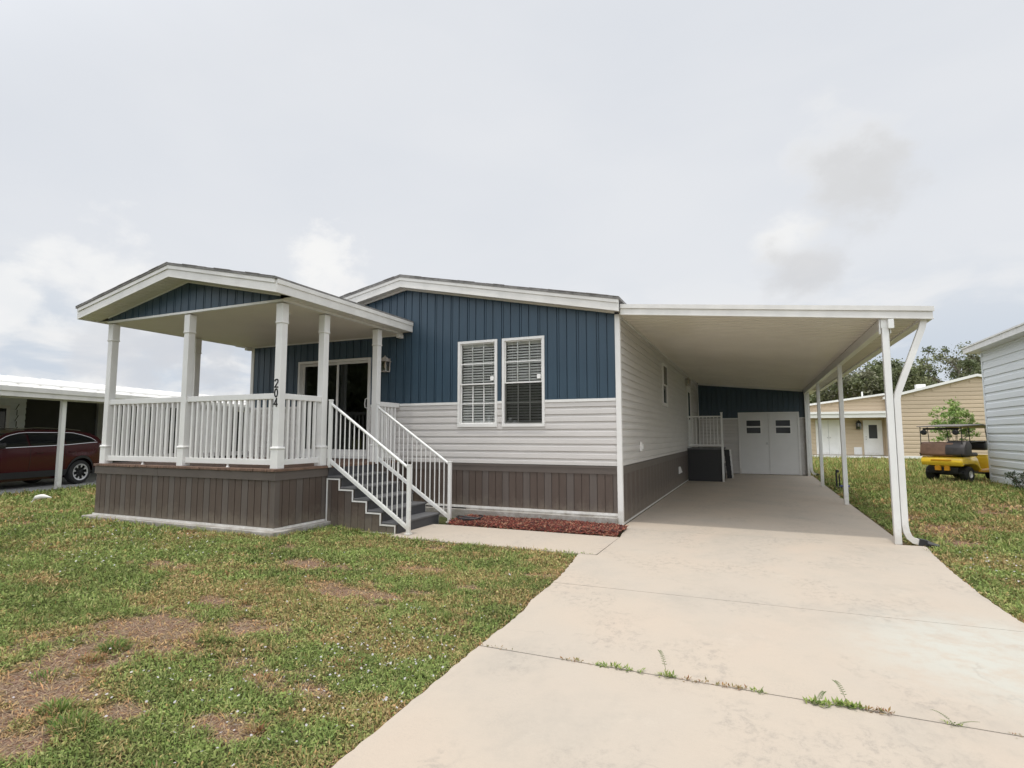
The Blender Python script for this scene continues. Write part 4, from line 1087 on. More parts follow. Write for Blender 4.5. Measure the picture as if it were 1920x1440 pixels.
def leaf_mesh(name, bands, seed, kind):
    rs = np.random.RandomState(seed); VV = []; CC = []
    for (r0, r1, dens, size) in bands:
        area = R_(116)/2*(r1*r1-r0*r0); n = int(area*dens)
        x, y = grass_points(rs, n, r0, r1); b, dry, dark = fields(x, y)
        n = len(x); keep = rs.rand(n) > b*(.90 if kind == 'leaf' else .72); x, y, b, dry, dark = x[keep], y[keep], b[keep], dry[keep], dark[keep]; n = len(x)
        z = lawnz(x, y); cl = fbm(x*6+3, y*6+8, 3)
        h = (.35+1.1*cl)
        if kind == 'leaf':
            yaw = rs.rand(n)*6.283; ti = rs.uniform(-.3, .9, n); l = size*(.6+.8*rs.rand(n)); w = l*(.28+.18*rs.rand(n))
            d = np.stack([np.cos(yaw)*np.cos(ti), np.sin(yaw)*np.cos(ti), np.sin(ti)], 1); s = np.stack([-np.sin(yaw), np.cos(yaw), rs.normal(0, .35, n)], 1)
            P = np.stack([x, y, z+rs.rand(n)*.032*h*(1-.6*b)+.002], 1)
            V = np.stack([P, P+d*l[:, None]*.5+s*w[:, None]*.5, P+d*l[:, None]-np.array([0, 0, 1])*l[:, None]*.12, P+d*l[:, None]*.5-s*w[:, None]*.5], 1)
        else:
            yaw = rs.rand(n)*6.283; l = size*(.5+1.0*rs.rand(n))*(.6+.8*cl); lean = rs.uniform(.3, 1.5, n); lean = np.where(b > .4, rs.uniform(1.0, 1.9, n), lean); w = size*.055*(1+rs.rand(n))
            dx = np.stack([np.cos(yaw), np.sin(yaw), np.zeros(n)], 1); s = np.stack([-np.sin(yaw), np.cos(yaw), np.zeros(n)], 1); Zv = np.array([0, 0, 1.0])
            P = np.stack([x, y, z-.002], 1); m = P+dx*(l*.45*np.sin(lean*.6))[:, None]+Zv*(l*.5*np.cos(lean*.6))[:, None]
            t = m+dx*(l*.55*np.sin(lean))[:, None]+Zv*np.maximum(l*.5*np.cos(lean), -l*.35)[:, None]
            V = np.stack([P-s*w[:, None], P+s*w[:, None], t, m-s*w[:, None]*.8], 1)
            V = np.stack([P-s*w[:, None], m-s*w[:, None]*.8, t, m+s*w[:, None]*.8], 1)
        pd = np.clip(dry*.60+b*.8+.05, 0, .97); isd = rs.rand(n) < pd
        c = GREENS[rs.randint(0, 6, n)]; cd = DRYS[rs.randint(0, 5, n)]; bl = .48*c.mean(0)[None]*(1-pd[:, None])+.48*cd.mean(0)[None]*pd[:, None]; c = np.where(isd[:, None], cd, c)*.52+bl
        c = c*(1-.30*dark[:, None]*(~isd[:, None]))*(.92+.70*rs.rand(n, 1)); VV.append(V.reshape(-1, 3)); CC.append(np.repeat(c, 4, 0))
    V = np.concatenate(VV); Cc = np.concatenate(CC); F = np.arange(len(V)).reshape(-1, 4)
    me = bpy.data.meshes.new(name); np_mesh(me, V, F); set_col(me, Cc); me.materials.append(M['grassblade'])
    o = bpy.data.objects.new(name, me); sc.collection.objects.link(o); return o
o = leaf_mesh('ground_cover', [(1.5, 4.2, 9000, .021), (4.2, 6.5, 5200, .027), (6.5, 9.5, 2600, .038), (9.5, 14, 1000, .06), (14, 22, 330, .10)], 11, 'leaf')
tag(o, 'low broad-leaved weeds covering the lawn', 'ground cover', kind='stuff')
o = leaf_mesh('grass', [(1.5, 4.2, 5200, .045), (4.2, 6.5, 3000, .052), (6.5, 9.5, 1700, .062), (9.5, 14, 750, .085), (14, 24, 260, .13), (24, 40, 60, .22)], 12, 'blade')
tag(o, 'short green and straw coloured lawn grass', 'grass', kind='stuff')
# coarser grass tufts standing on the bare patch
def tufts(name, spots, label):
    rs = np.random.RandomState(9); VV = []; CC = []
    for (cx, cy, r, n, hh, dry) in spots:
        a = rs.rand(n)*6.283; q = np.sqrt(rs.rand(n))*r; x = cx+np.cos(a)*q; y = cy+np.sin(a)*q*.7; z = lawnz(x, y)
        ya = a+rs.normal(0, .8, n); l = hh*(.5+.8*rs.rand(n)); lean = .3+1.0*q/r+rs.normal(0, .2, n); w = .0022+.002*rs.rand(n)
        dx = np.stack([np.cos(ya), np.sin(ya), np.zeros(n)], 1); s = np.stack([-np.sin(ya), np.cos(ya), np.zeros(n)], 1); Zv = np.array([0, 0, 1.0]); P = np.stack([x, y, z-.002], 1)
        m = P+dx*(l*.4*np.sin(lean*.6))[:, None]+Zv*(l*.55*np.cos(lean*.6))[:, None]; t = m+dx*(l*.5*np.sin(lean))[:, None]+Zv*(l*.3*np.cos(lean))[:, None]
        V = np.stack([P-s*w[:, None], m-s*w[:, None], t, m+s*w[:, None]], 1); isd = rs.rand(n) < dry
        c = np.where(isd[:, None], DRYS[rs.randint(0, 5, n)], GREENS[rs.randint(0, 6, n)])*(.8+.4*rs.rand(n, 1)); VV.append(V.reshape(-1, 3)); CC.append(np.repeat(c, 4, 0))
    V = np.concatenate(VV); me = bpy.data.meshes.new(name); np_mesh(me, V, np.arange(len(V)).reshape(-1, 4)); set_col(me, np.concatenate(CC)); me.materials.append(M['grassblade'])
    o = bpy.data.objects.new(name, me); sc.collection.objects.link(o); tag(o, label, 'grass', kind='stuff')
sp = [(-2.16, -6.57, .11, 420, .07, .15), (-2.10, -6.74, .10, 350, .05, .85), (-1.62, -6.2, .12, 350, .06, .1), (-1.5, -7.25, .12, 350, .07, .1), (-1.25, -7.32, .12, 350, .08, .05), (-.35, -5.1, .12, 300, .07, .1)]
rr_ = random.Random(21)
for _ in range(150):
    a = YAW+rr_.uniform(-.95, .95); r = rr_.uniform(2.4, 12); x = 2.05-math.sin(a)*r; y = -9.19+math.cos(a)*r
    if not in_block(np.array([x]), np.array([y]))[0] and not near_pad(x, y): sp.append((x, y, rr_.uniform(.04, .12), 110, rr_.uniform(.04, .075)*(1 if r < 7 else 1.3), rr_.choice([.05, .1, .2, .9])))
# fringe leaning over the walkway and the footing
for k in range(46):
    x = -2.9+k*.064; sp.append((x, -2.33+rr_.uniform(-.03, .01), .05, 26, rr_.uniform(.03, .06), .2))
for k in range(60):
    x = DX0-.1+k*.072; sp.append((x, DY-.19, .04, 12, rr_.uniform(.02, .04), .2))
for k in range(60):
    yl = -2.6-k*.078; yr = 1.5-k*.09; sp += [(float(ledge(yl))+rr_.uniform(-.06, -.01), yl, .04, 26, rr_.uniform(.02, .045), .45), (float(redge(yr))+rr_.uniform(.02, .07), yr, .04, 20, rr_.uniform(.02, .05), .4)]
tufts('grass_tuft', sp, 'coarser grass tufts scattered on the lawn and its edges')
# dead straw lying on bare soil
def strawfn(rs, n):
    x = rs.uniform(-5, .1, n); y = rs.uniform(-8, -3, n); b, d, k = fields(x, y); kk = (rs.rand(n) < b*.9) & ~in_block(x, y); x, y = x[kk], y[kk]
    return np.stack([x, y, lawnz(x, y)+.006+rs.rand(len(x))*.008], 1)
rs = np.random.RandomState(5); P = strawfn(rs, 90000); n = len(P); ya = rs.rand(n)*6.283; l = .018+.03*rs.rand(n); w = .0011
d = np.stack([np.cos(ya), np.sin(ya), rs.normal(0, .12, n)], 1); s = np.stack([-np.sin(ya), np.cos(ya), np.zeros(n)], 1)*w
V = np.stack([P-d*l[:, None]-s, P+d*l[:, None]-s, P+d*l[:, None]+s, P-d*l[:, None]+s], 1).reshape(-1, 3)
me = bpy.data.meshes.new('dead_straw'); np_mesh(me, V, np.arange(len(V)).reshape(-1, 4))
set_col(me, np.repeat(np.array([(.42, .33, .22), (.34, .25, .17), (.26, .18, .12), (.46, .38, .27)])[rs.randint(0, 4, n)], 4, 0)); me.materials.append(M['grassblade'])
o = bpy.data.objects.new('dead_straw', me); sc.collection.objects.link(o); tag(o, 'dead straw lying on the bare soil patches', 'straw', kind='stuff')
# tiny white flowers
FLW = [(-.3, -6.2, .9, 1.0, 150), (-1.5, -6.9, 1.2, .5, 60), (-6.5, -3.9, 2.5, .5, 150), (-.55, -5.8, .8, .5, 130), (.0, -6.3, .5, .8, 70), (-.6, -6.9, .8, .5, 45), (-4.2, -4.0, 3.2, .6, 120), (-5.6, -5.0, 2.0, .9, 130), (-1.6, -5.2, 1.4, .7, 60), (4.5, -1.3, .45, .8, 70), (5.0, .0, .8, 1.4, 60), (-8, -4, 3, 1, 90), (-.3, -5.0, .6, .5, 40)]
rs = np.random.RandomState(31); mbV = []; nV = 0
Fs_ = []
for cx, cy, rx, ry, n in FLW:
    n = int(n*.62); x = cx+rs.normal(0, .5, n)*rx; y = cy+rs.normal(0, .5, n)*ry; k = ~in_block(x, y) & ~near_pad(x, y); x, y = x[k], y[k]
    z = lawnz(x, y)+.035+rs.rand(len(x))*.018
    for a, b, c in zip(x, y, z):
        r = rs.uniform(.006, .010)*(1.3 if math.hypot(a-2, b+9.2) > 6 else 1); tl = rs.normal(0, .35, 2)
        for kk in range(6):
            t0 = kk*math.pi/3; p = []
            for tt, q in ((t0-.38, .65), (t0, 1.0), (t0+.38, .65)):
                ux, uy = math.cos(tt)*r*q, math.sin(tt)*r*q; p.append((a+ux, b+uy, c+.003+ux*tl[0]+uy*tl[1]))
            mbV += [(a, b, c)]+p; Fs_.append((nV, nV+1, nV+2, nV+3)); nV += 4
me = bpy.data.meshes.new('lawn_flowers'); np_mesh(me, np.array(mbV), np.array(Fs_)); me.materials.append(M['petal'])
o = bpy.data.objects.new('lawn_flowers', me); sc.collection.objects.link(o); tag(o, 'tiny white wildflowers dotted over the lawn', 'flowers', kind='stuff')

# weeds growing in the driveway joint
def weed(x, y, n, L, green, label, stem=None, spread=.10, seed=0):
    L *= .78; n = int(n*.8)
    rs = np.random.RandomState(seed); VV = []; CC = []
    x0 = x+rs.uniform(-spread, spread, n); l = L*(.4+.8*rs.rand(n)); ya = rs.rand(n)*6.283; el_ = rs.uniform(.1, 1.1, n); w = l*.16
    d = np.stack([np.cos(ya)*np.cos(el_), np.sin(ya)*np.cos(el_), np.sin(el_)], 1); s = np.stack([-np.sin(ya), np.cos(ya), np.zeros(n)], 1)
    P = np.stack([x0, np.full(n, y)+rs.normal(0, .01, n), np.zeros(n)+rs.rand(n)*L*.25], 1)
    V = np.stack([P, P+d*l[:, None]*.5+s*w[:, None], P+d*l[:, None], P+d*l[:, None]*.5-s*w[:, None]], 1).reshape(-1, 3); VV.append(V)
    pal = np.array([(.24, .32, .09), (.34, .38, .13), (.17, .25, .07)]) if green else np.array([(.28, .13, .06), (.33, .22, .09), (.20, .18, .07)])
    CC.append(np.repeat(pal[rs.randint(0, 3, n)]*(.8+.4*rs.rand(n, 1)), 4, 0))
    if stem:
        for (dx, dy, h) in stem:
            m = 14; B0 = np.array([x, y, 0]); T0 = np.array([x+dx, y+dy, h])
            for i in range(m):
                t = i/(m-1); p = B0+(T0-B0)*t+np.array([0, 0, h*.25*math.sin(t*3.1)]); q = B0+(T0-B0)*min(1, t+1/m)+np.array([0, 0, h*.25*math.sin(min(1, t+1/m)*3.1)])
                VV.append(np.array([p+[.0015, 0, 0], q+[.0015, 0, 0], q-[.0015, 0, 0], p-[.0015, 0, 0]])); CC.append(np.tile([.12, .14, .06], (4, 1)))
                if i > 3:
                    for sgn in (-1, 1):
                        ll = L*.55*(1-.3*t); e = np.array([sgn*ll*.85, -ll*.2, ll*.3]); f = np.array([0, .3, .8])*ll*.14
                        VV.append(np.array([p, p+e*.5+f, p+e, p+e*.5-f])); CC.append(np.tile([.13, .19, .07], (4, 1)))
    V = np.concatenate(VV); me = bpy.data.meshes.new('weed'); np_mesh(me, V-np.array([x, y, 0]), np.arange(len(V)).reshape(-1, 4)); set_col(me, np.concatenate(CC)); me.materials.append(M['grassblade'])
    o = bpy.data.objects.new('weed', me); sc.collection.objects.link(o); o.location = (x, y, 0); tag(o, label, 'weed', 'weeds growing in the driveway joint')
JY = -5.55
weed(.36, JY, 26, .03, False, 'tiny weed sprigs at the lawn end of the driveway joint', spread=.14, seed=1)
weed(.93, JY, 45, .032, False, 'short brown weed clump nearest the lawn end of the joint', spread=.12, seed=2)
weed(1.20, JY, 120, .045, True, 'long low green weed strip left of the tall thin stalk', spread=.17, seed=3)
weed(1.50, JY, 60, .05, True, 'green weed with one tall thin bare stalk in the joint', spread=.05, seed=4, stem=[(-.05, .05, .13)])
weed(1.66, JY, 50, .032, False, 'reddish weed trail just right of the tall thin stalk', spread=.08, seed=5)
weed(1.86, JY, 70, .034, False, 'two rusty low weed clumps in the middle of the joint', spread=.09, seed=6)
weed(2.01, JY, 40, .04, True, 'small green weed tuft alone right of the rusty clumps', spread=.035, seed=7)
weed(2.31, JY-.03, 100, .05, True, 'bushy light green weed lying over the joint', spread=.06, seed=8, stem=[(.04, .06, .05)])
weed(2.46, JY, 120, .05, True, 'largest joint weed with an upright leafy stem and red runner', spread=.07, seed=9, stem=[(-.06, .02, .12)])
weed(2.60, JY, 60, .045, False, 'reddish creeping weed beside the largest joint weed', spread=.07, seed=10)
weed(2.93, JY, 40, .03, True, 'fern-like weed with arching leaf sprays near the right edge', spread=.04, seed=11, stem=[(-.09, .02, .05), (.10, .01, .03)])
weed(3.18, JY, 20, .02, False, 'tiny yellow weed at the right end of the joint', spread=.02, seed=12)

# ================================================================== TREES
def tree(name, loc, H, spread, nleaf, lsize, seed, label, cat='tree', trunk_r=.25, levels=4, green=((.070, .095, .032), (.10, .125, .045), (.050, .072, .026)), trunk_frac=.28, nb=5, multi=1, flat=.75, group=None, tip=.9, blobs=None):
    t = thing(name, (0, 0, 0), label, cat, group); r = random.Random(seed)
    mb = MB(); tips = []
    def grow(p, d, L, rad, lv):
        pts = [p]; q = p.copy(); dd = d.copy()
        for i in range(3):
            dd = (dd+Vector((r.uniform(-.22, .22), r.uniform(-.22, .22), r.uniform(-.05, .12)))).normalized(); q = q+dd*L/3; pts.append(q.copy())
        mb.tube(pts, [rad, rad*.88, rad*.76, rad*.64], 6 if lv < 3 else 4, cap=False)
        if lv >= levels: tips.append(q); return
        if lv >= levels-1: tips.append(pts[2])
        k = nb if lv == 0 else r.choice((2, 3))
        for j in range(k):
            az = 2*math.pi*(j+r.random()*.7)/k; sp_ = r.uniform(.55, 1.05) if lv == 0 else r.uniform(.35, .9)
            a = dd.orthogonal().normalized(); b = dd.cross(a)
            nd = (dd*math.cos(sp_)+(a*math.cos(az)+b*math.sin(az))*math.sin(sp_)); nd.z = nd.z*flat+.12; nd.normalize()
            grow(q if r.random() < .7 else pts[2], nd, L*r.uniform(.62, .85), rad*.60, lv+1)
    th = H*trunk_frac
    for m in range(multi):
        a = 2*math.pi*m/max(1, multi); d0 = Vector((math.cos(a)*.35*(multi > 1), math.sin(a)*.35*(multi > 1), 1)).normalized()
        grow(Vector((0, 0, -.1)), d0, th, trunk_r/math.sqrt(multi), 0)
    # scale limb spread to the size wanted
    zs = max(p.z for p in tips); xs_ = sorted(math.hypot(p.x, p.y) for p in tips)[int(len(tips)*.85)]
    sz = H*.95/zs; sx = spread/xs_
    mb.v = [(v[0]*(1+(sx-1)*min(1, v[2]/th)) if v[2] > 0 else v[0], v[1]*(1+(sx-1)*min(1, v[2]/th)) if v[2] > 0 else v[1], v[2]*sz) for v in mb.v]
    T = np.array([(p.x*sx, p.y*sx, p.z*sz) for p in tips])
    mb.build('trunk', M['bark'], t)
    rs = np.random.RandomState(seed); n = nleaf; idx = rs.randint(0, len(T), n)
    cr = spread*.20*tip*(.5+rs.rand(len(T)))
    P = T[idx]+rs.normal(0, 1, (n, 3))*cr[idx][:, None]*np.array([.55, .55, .36])
    dn = rs.normal(0, 1, (n, 3)); dn /= np.linalg.norm(dn, axis=1)[:, None]; e = np.cross(dn, rs.normal(0, 1, (n, 3))); e /= np.linalg.norm(e, axis=1)[:, None]
    l = lsize*(.6+.8*rs.rand(n))[:, None]
    V = np.stack([P-dn*l, P+e*l*.5, P+dn*l, P-e*l*.5], 1).reshape(-1, 3)
    me = bpy.data.meshes.new('crown'); np_mesh(me, V, np.arange(len(V)).reshape(-1, 4))
    g_ = np.array(green)[rs.randint(0, len(green), len(T))][idx]*(.7+.6*rs.rand(n, 1)); set_col(me, np.repeat(g_, 4, 0)); me.materials.append(M['leaf_dark'])
    c = bpy.data.objects.new('crown', me); sc.collection.objects.link(c); c.parent = t
    t.location = loc
    return t
OAK = ((.165, .19, .085), (.21, .225, .11), (.125, .15, .065), (.20, .20, .125))
G_ = 'oak trees behind the tan house'
tree('oak_tree', (19.3, 54, 0), 10.2, 4.2, 9000, .13, 2, 'open-crowned oak with bare limbs showing behind the tan roof peak', group=G_, trunk_r=.3, green=OAK, flat=.55, tip=.75)
tree('oak_tree', (15.5, 57, 0), 8.8, 3.6, 15000, .14, 5, 'rounded oak between the open oak and the downspout', group=G_, trunk_r=.3, green=OAK)
tree('oak_tree', (12.0, 53, 0), 8.8, 4.0, 15000, .14, 8, 'grey-limbed oak seen just left of the front carport post', group=G_, trunk_r=.3, green=OAK, flat=.6)
tree('oak_tree', (8.0, 56, 0), 8.0, 4.0, 15000, .14, 12, 'low dense oak at the left end of the oaks by the shed corner', group=G_, trunk_r=.3, green=OAK)
tree('oak_tree', (23.2, 56, 0), 9.3, 3.2, 12000, .14, 15, 'oak partly hidden by the pale grey house', group=G_, trunk_r=.3, green=OAK)
tree('oak_tree', (17.2, 60, 0), 7.2, 4.6, 16000, .15, 17, 'dark low oak behind the others, filling the gap above the tan roof', group=G_, trunk_r=.3, green=OAK)
tree('oak_tree', (10.5, 60, 0), 6.8, 4.6, 16000, .15, 19, 'dark low oak behind the grey-limbed one, just above the lower tan roof', group=G_, trunk_r=.3, green=OAK)
tree('young_tree', (9.75, 20.0, 0), 3.0, .74, 3300, .05, 4, 'small bright green multi-stemmed tree behind the golf cart', 'tree', trunk_r=.07, multi=4, levels=3, trunk_frac=.36, nb=3, flat=.95, green=((.26, .38, .09), (.34, .44, .14), (.18, .29, .07)), tip=.85)
bu = tree('shrub', (8.45, 9.98, -.02), .50, .24, 700, .022, 6, 'small dark shrub at the foot of the pale grey wall', 'shrub', trunk_r=.015, multi=4, levels=2, trunk_frac=.3, nb=3, green=((.05, .09, .035), (.08, .12, .05), (.07, .08, .04)), tip=1.3)
# trees across the street, seen mirrored in the windows
G2 = 'trees across the street'
LB2 = ['shade tree across the street opposite the porch stairs', 'broad shade tree across the street opposite the porch', 'smallest shade tree across the street, nearest the driveway', 'tallest shade tree across the street, farthest from the driveway']
for i, (x, y, h, s_) in enumerate([(-13, -30, 11, 6), (-24, -31, 12, 6.5), (-3, -33, 10, 5.5), (-35, -33, 13, 7)]):
    tree('oak_tree', (x, y, 0), h, s_, 9000, .34, 40+i, LB2[i], group=G2, trunk_r=.35, trunk_frac=.14, tip=1.3, green=OAK)

LB3 = ['added hedge shrub across the street nearest the driveway', 'second added hedge shrub across the street from the driveway', 'third added hedge shrub across the street from the driveway', 'fourth added hedge shrub across the street from the driveway', 'fifth added hedge shrub across the street from the driveway', 'sixth added hedge shrub, farthest from the driveway across the street', 'added hedge shrub straight behind the driveway across the street']
for i, x in enumerate((-6, -12, -18, -24.5, -31, -38, 1)):  # unseen hedge added so the door glass mirrors dark foliage instead of sky
    tree('added_hedge_shrub', (x, -26.5-(i % 2), 0), 7.2, 3.8, 12000, .26, 60+i, LB3[i], 'shrub', group='added hedge across the street', trunk_r=.12, multi=3, levels=3, trunk_frac=.10, nb=4, flat=.5, tip=1.6, green=OAK)

# ================================================================== TAN HOUSE
tan = thing('tan_house', (10, 38, 0), 'tan sided house with white roof edge beyond the back lawn', 'house')
TY = 33.3
FT = Frame((0, TY, 0), (1, 0, 0), (0, -1, 0))
def troof(x): return 5.0-.262*abs(x-14.6)
mb = MB()
batten_top = lambda s: troof(s)
# main gable wall: courses clipped by the slope
def gseg(x0, x1, zf, xpk, sl, pk):
    def f(a, b):
        zz = b
        h = (pk-zz)/sl
        lo = max(x0, xpk-h); hi = min(x1, xpk+h)
        return [(lo, hi)] if hi > lo else []
    return f
lap(mb, FT, 9.9, 19.3, .12, 5.0, ex=.25, phase=.12, d=.035, top=gseg(9.9, 19.3, None, 14.6, .262, 4.96))
mb.add([(9.9, TY+.01, 0), (19.3, TY+.01, 0), (19.3, TY+.01, troof(19.3)), (14.6, TY+.01, 4.99), (9.9, TY+.01, troof(9.9))], [(0, 1, 2, 3, 4)])
# lower wing, set back under its porch roof
TW = TY+1.2
FT2 = Frame((0, TW, 0), (1, 0, 0), (0, -1, 0))
lap(mb, FT2, 5.6, 9.9, .12, 2.62, ex=.25, phase=.12, d=.035)
lap(mb, Frame((0, TY+.3, 0), (1, 0, 0), (0, -1, 0)), 5.2, 9.9, 2.92, 3.95, ex=.25, phase=.12, d=.035, top=lambda a, b: [(max(5.2, 9.9-(4.05-b)/.14), 9.9)])
mb.add([(5.2, TY+.31, 2.85), (9.92, TY+.31, 2.85), (9.92, TY+.31, 4.05), (5.2, TY+.31, 3.40)], [(0, 1, 2, 3)]); mb.box(5.6, 9.9, TW+.01, TW+5, 0, 3.2); mb.box(9.9, 9.93, TY+.02, TW, 0, 3.9); mb.box(10, 19.3, TY+.2, TY+9, 0, 3.5)
mb.build('wall', M['tan'], tan)
mb = MB()
for x0, x1 in ((9.7, 14.6), (14.6, 19.6)):
    mb.prism([(x0, troof(x0)), (x1, troof(x1)), (x1, troof(x1)+.16), (x0, troof(x0)+.16)], TY-.25, TY+9, 1)
mb.prism([(4.9, 3.33), (9.95, 4.02), (9.95, 4.14), (4.9, 3.45)], TY-.1, TY+6, 1)
mb.tube([(8.8, TY+1.5, 3.9), (8.8, TY+1.5, 4.35)], .05, 8); mb.box(12.0, 12.5, TY+2, TY+2.5, 4.4, 4.78)
mb.build('roof', M['roofwhite'], tan)
mb = MB(); mb.box(5.35, 9.95, TY-.55, TW, 2.62, 2.80); mb.box(5.30, 9.98, TY-.62, TY-.55, 2.55, 2.78); mb.box(5.25, 9.98, TY-.70, TW, 2.80, 2.95)
mb.build('porch_roof', M['roofwhite'], tan)
def tdoor(x0, x1, z1, name, lab, m=M['white']):
    mb = MB(); mb.box(x0-.06, x0, TW-.08, TW, .1, z1+.06); mb.box(x1, x1+.06, TW-.08, TW, .1, z1+.06); mb.box(x0, x1, TW-.0795, TW, z1, z1+.06); mb.box(x0, x1, TW-.06, TW-.001, .1, z1-.001)
    o = mb.build(name, m, tan); part(o, lab); return o
d1 = tdoor(8.75, 9.70, 2.35, 'door', 'entry door with half glass'); mb = MB(); mb.box(9.0, 9.48, TW-.07, TW-.0605, 1.2, 2.1); mb.build('pane', M['screen'], d1)
mb = MB(); mb.box(8.80, 8.86, TW-.11, TW-.061, 1.12, 1.18); mb.box(8.80, 8.86, TW-.11, TW-.061, 1.28, 1.34); mb.build('handle', M['steel'], d1)
d2 = tdoor(5.95, 7.35, 2.40, 'storage_door', 'white double storage door'); mb = MB(); mb.box(6.645, 6.655, TW-.064, TW-.0605, .1, 2.4); mb.build('door_gap', M['dark'], d2); mb = MB(); mb.box(6.55, 6.60, TW-.11, TW-.061, 1.22, 1.28); mb.box(6.70, 6.75, TW-.11, TW-.061, 1.22, 1.28); mb.build('handle', M['steel'], d2)
mb = MB(); mb.box(8.10, 8.55, TW-.08, TW-.001, .12, .62)
for k in range(4): mb.box(8.14, 8.51, TW-.09, TW-.0805, .2+k*.1, .23+k*.1)
mb.build('vent_panel', M['white'], tan)
mb = MB(); mb.box(5.6, 9.9, TY-.3, TW, -.1, .06); mb.box(9.9, 19.3, TY-.06, TY+.01, -.1, .12)
mb.build('foundation', M['roofwhite'], tan)
wl = wall_lamp((8.42, TW-.035, 2.15), FT2, 'black lantern lamp beside the half-glass door of the tan house', 1.9)
for c in wl.children:
    if c.name.startswith(('cap', 'cage', 'back')): c.data.materials[0] = M['black']
mb = MB()
for k in range(14):
    a = k*2.4; mb.bevbox(8.6+.35*math.cos(a)*(k/14)-.08, 8.6+.35*math.cos(a)*(k/14)+.08, TY-1.2+.2*math.sin(a)-.05, TY-1.2+.2*math.sin(a)+.05, -.03, .04+.02*(k % 3), .01)
o = mb.build('stone_pile', M['footing']); tag(o, 'low heap of pale stones on the grass before the tan house door', 'stones')

# ================================================================== PALE GREY HOUSE
gh = thing('grey_house', (12, 8, 0), 'pale grey sided house with white eave at the right edge', 'house')
mb = MB()
lap(mb, Frame((8.80, 0, 0), (0, 1, 0), (-1, 0, 0)), 3.0, 12.93, .02, 4.09, ex=.25, phase=.02, d=.032)
lap(mb, Frame((0, 13.0, 0), (1, 0, 0), (0, 1, 0)), 8.9, 17, .02, 4.09, ex=.25, phase=.02, d=.032)
mb.box(8.81, 17, 3.0, 12.99, -.05, 4.1)
mb.build('wall', M['lgrey'], gh)
mb = MB(); mb.box(8.765, 8.86, 12.94, 13.03, -.03, 4.09); mb.build('corner_trim', M['lgrey'], gh)
mb = MB(); mb.prism([(8.42, 4.10), (12.9, 5.0), (17.4, 4.10), (17.4, 4.26), (12.9, 5.16), (8.42, 4.26)], 2.7, 13.25, 1)
rg = mb.build('roof', M['roofwhite'], gh)
mb = MB(); mb.box(8.38, 8.418, 2.7, 13.25, 4.08, 4.27); mb.box(8.418, 8.78, 2.7, 13.25, 4.083, 4.099); mb.build('fascia', M['fascia'], rg)
mb = MB(); mb.box(8.35, 8.3795, 2.7, 13.25, 4.24, 4.285); mb.build('drip_edge', M['fascia'], rg)

# ================================================================== NEIGHBOUR CARPORT at the left
NB = Matrix(((NU[0], NW[0], 0, NO[0]), (NU[1], NW[1], 0, NO[1]), (0, 0, 1, 0), (0, 0, 0, 1)))   # local x = along, y = away, z = up
nh = thing('neighbour_carport', (-17, 2, 0), 'white flat-roofed carport of the home next door, left of the porch', 'carport')
mb = MB(); A0, A1 = -6.0, 16.0
mb.prism([(-.25, 2.62), (6.0, 3.50), (6.0, 3.56), (-.25, 2.68)], A0, A1, 0, T=NB)
k = A0
while k < A1: mb.prism([(-.25, 2.682), (6.0, 3.562), (6.0, 3.60), (-.25, 2.72)], k, k+.05, 0, T=NB); k += .61
mb.prism([(.9, 2.885), (.96, 2.893), (.96, 2.93), (.9, 2.92)], A0, A1, 0, T=NB)
mb.prism([(6.0, 3.56), (12.0, 2.8), (12, 2.74), (6, 3.5)], A0, A1, 0, T=NB)
mb.build('roof', M['roofwhite'], nh)
mb = MB(); mb.box(A0, A1, -.27, -.252, 2.45, 2.70, T=NB); mb.box(A0, A1, -.30, -.271, 2.58, 2.70, T=NB); mb.box(A0, A1, -.252, -.10, 2.45, 2.465, T=NB)
mb.box(A0, A1, -.06, .06, 2.42, 2.56, T=NB)
mb.build('fascia', M['fascia'], nh)
for a in (-4.5, 0.0, 4.5, 9.0, 13.5):
    mb = MB(); mb.bevbox(a-.06, a+.06, -.05, .05, -.03, 2.42, .005, T=NB); p = mb.build('post', M['white_al'], nh)
mb = MB(); mb.box(2.7, A1, 5.0, 5.1, -.03, 3.2, T=NB); mb.box(A1-.1, A1, .3, 5.0, 0, 3.0, T=NB)
mb.build('shade_screen_wall', M['shadewall'], nh)  # back wall with the carport's shade put into its colour
for a in (5.8, 10.0):
    mb = MB(); mb.box(a, a+.35, 4.90, 4.998, -.03, 3.1, T=NB); mb.build('wall_post', M['slabgrey'], nh)
mb = MB(); FN = Frame((NO[0]+NW[0]*4.6, NO[1]+NW[1]*4.6, 0), (NU[0], NU[1], 0), (-NW[0], -NW[1], 0))
lap(mb, FN, -6.0, 2.75, .0, 3.1, ex=.2, phase=0, d=.02); mb.box(-6, 2.75, 4.61, 5.1, 0, 3.1, T=NB); mb.build('wall', M['lgrey'], nh)
mb = MB(); mb.box(1.3, 1.4, 4.53, 4.575, .3, 2.45, T=NB); mb.box(2.1, 2.2, 4.53, 4.575, .3, 2.45, T=NB); mb.box(1.4, 2.1, 4.53, 4.5745, 2.35, 2.45, T=NB); mb.box(1.4, 2.1, 4.56, 4.572, .3, 2.35, 1, T=NB)
mb.build('window', [M['white'], M['carglass']], nh)
mb = MB()
for k in range(9): mb.tube([NB @ Vector((2.38+.05*(k % 2), 4.54, .8+k*.19)), NB @ Vector((2.48-.05*(k % 2), 4.54, .8+(k+1)*.19))], .012, 5)
mb.build('trellis', M['black'], nh)
mb = MB(); mb.box(-6, 9, -.05, 5, -.12, .0, T=NB); mb.box(-30, -6, .2, 5, -.12, 0, T=NB)
o = mb.build('concrete_pad', M['slabgrey']); tag(o, 'pale concrete pad under the carport next door', kind='structure')

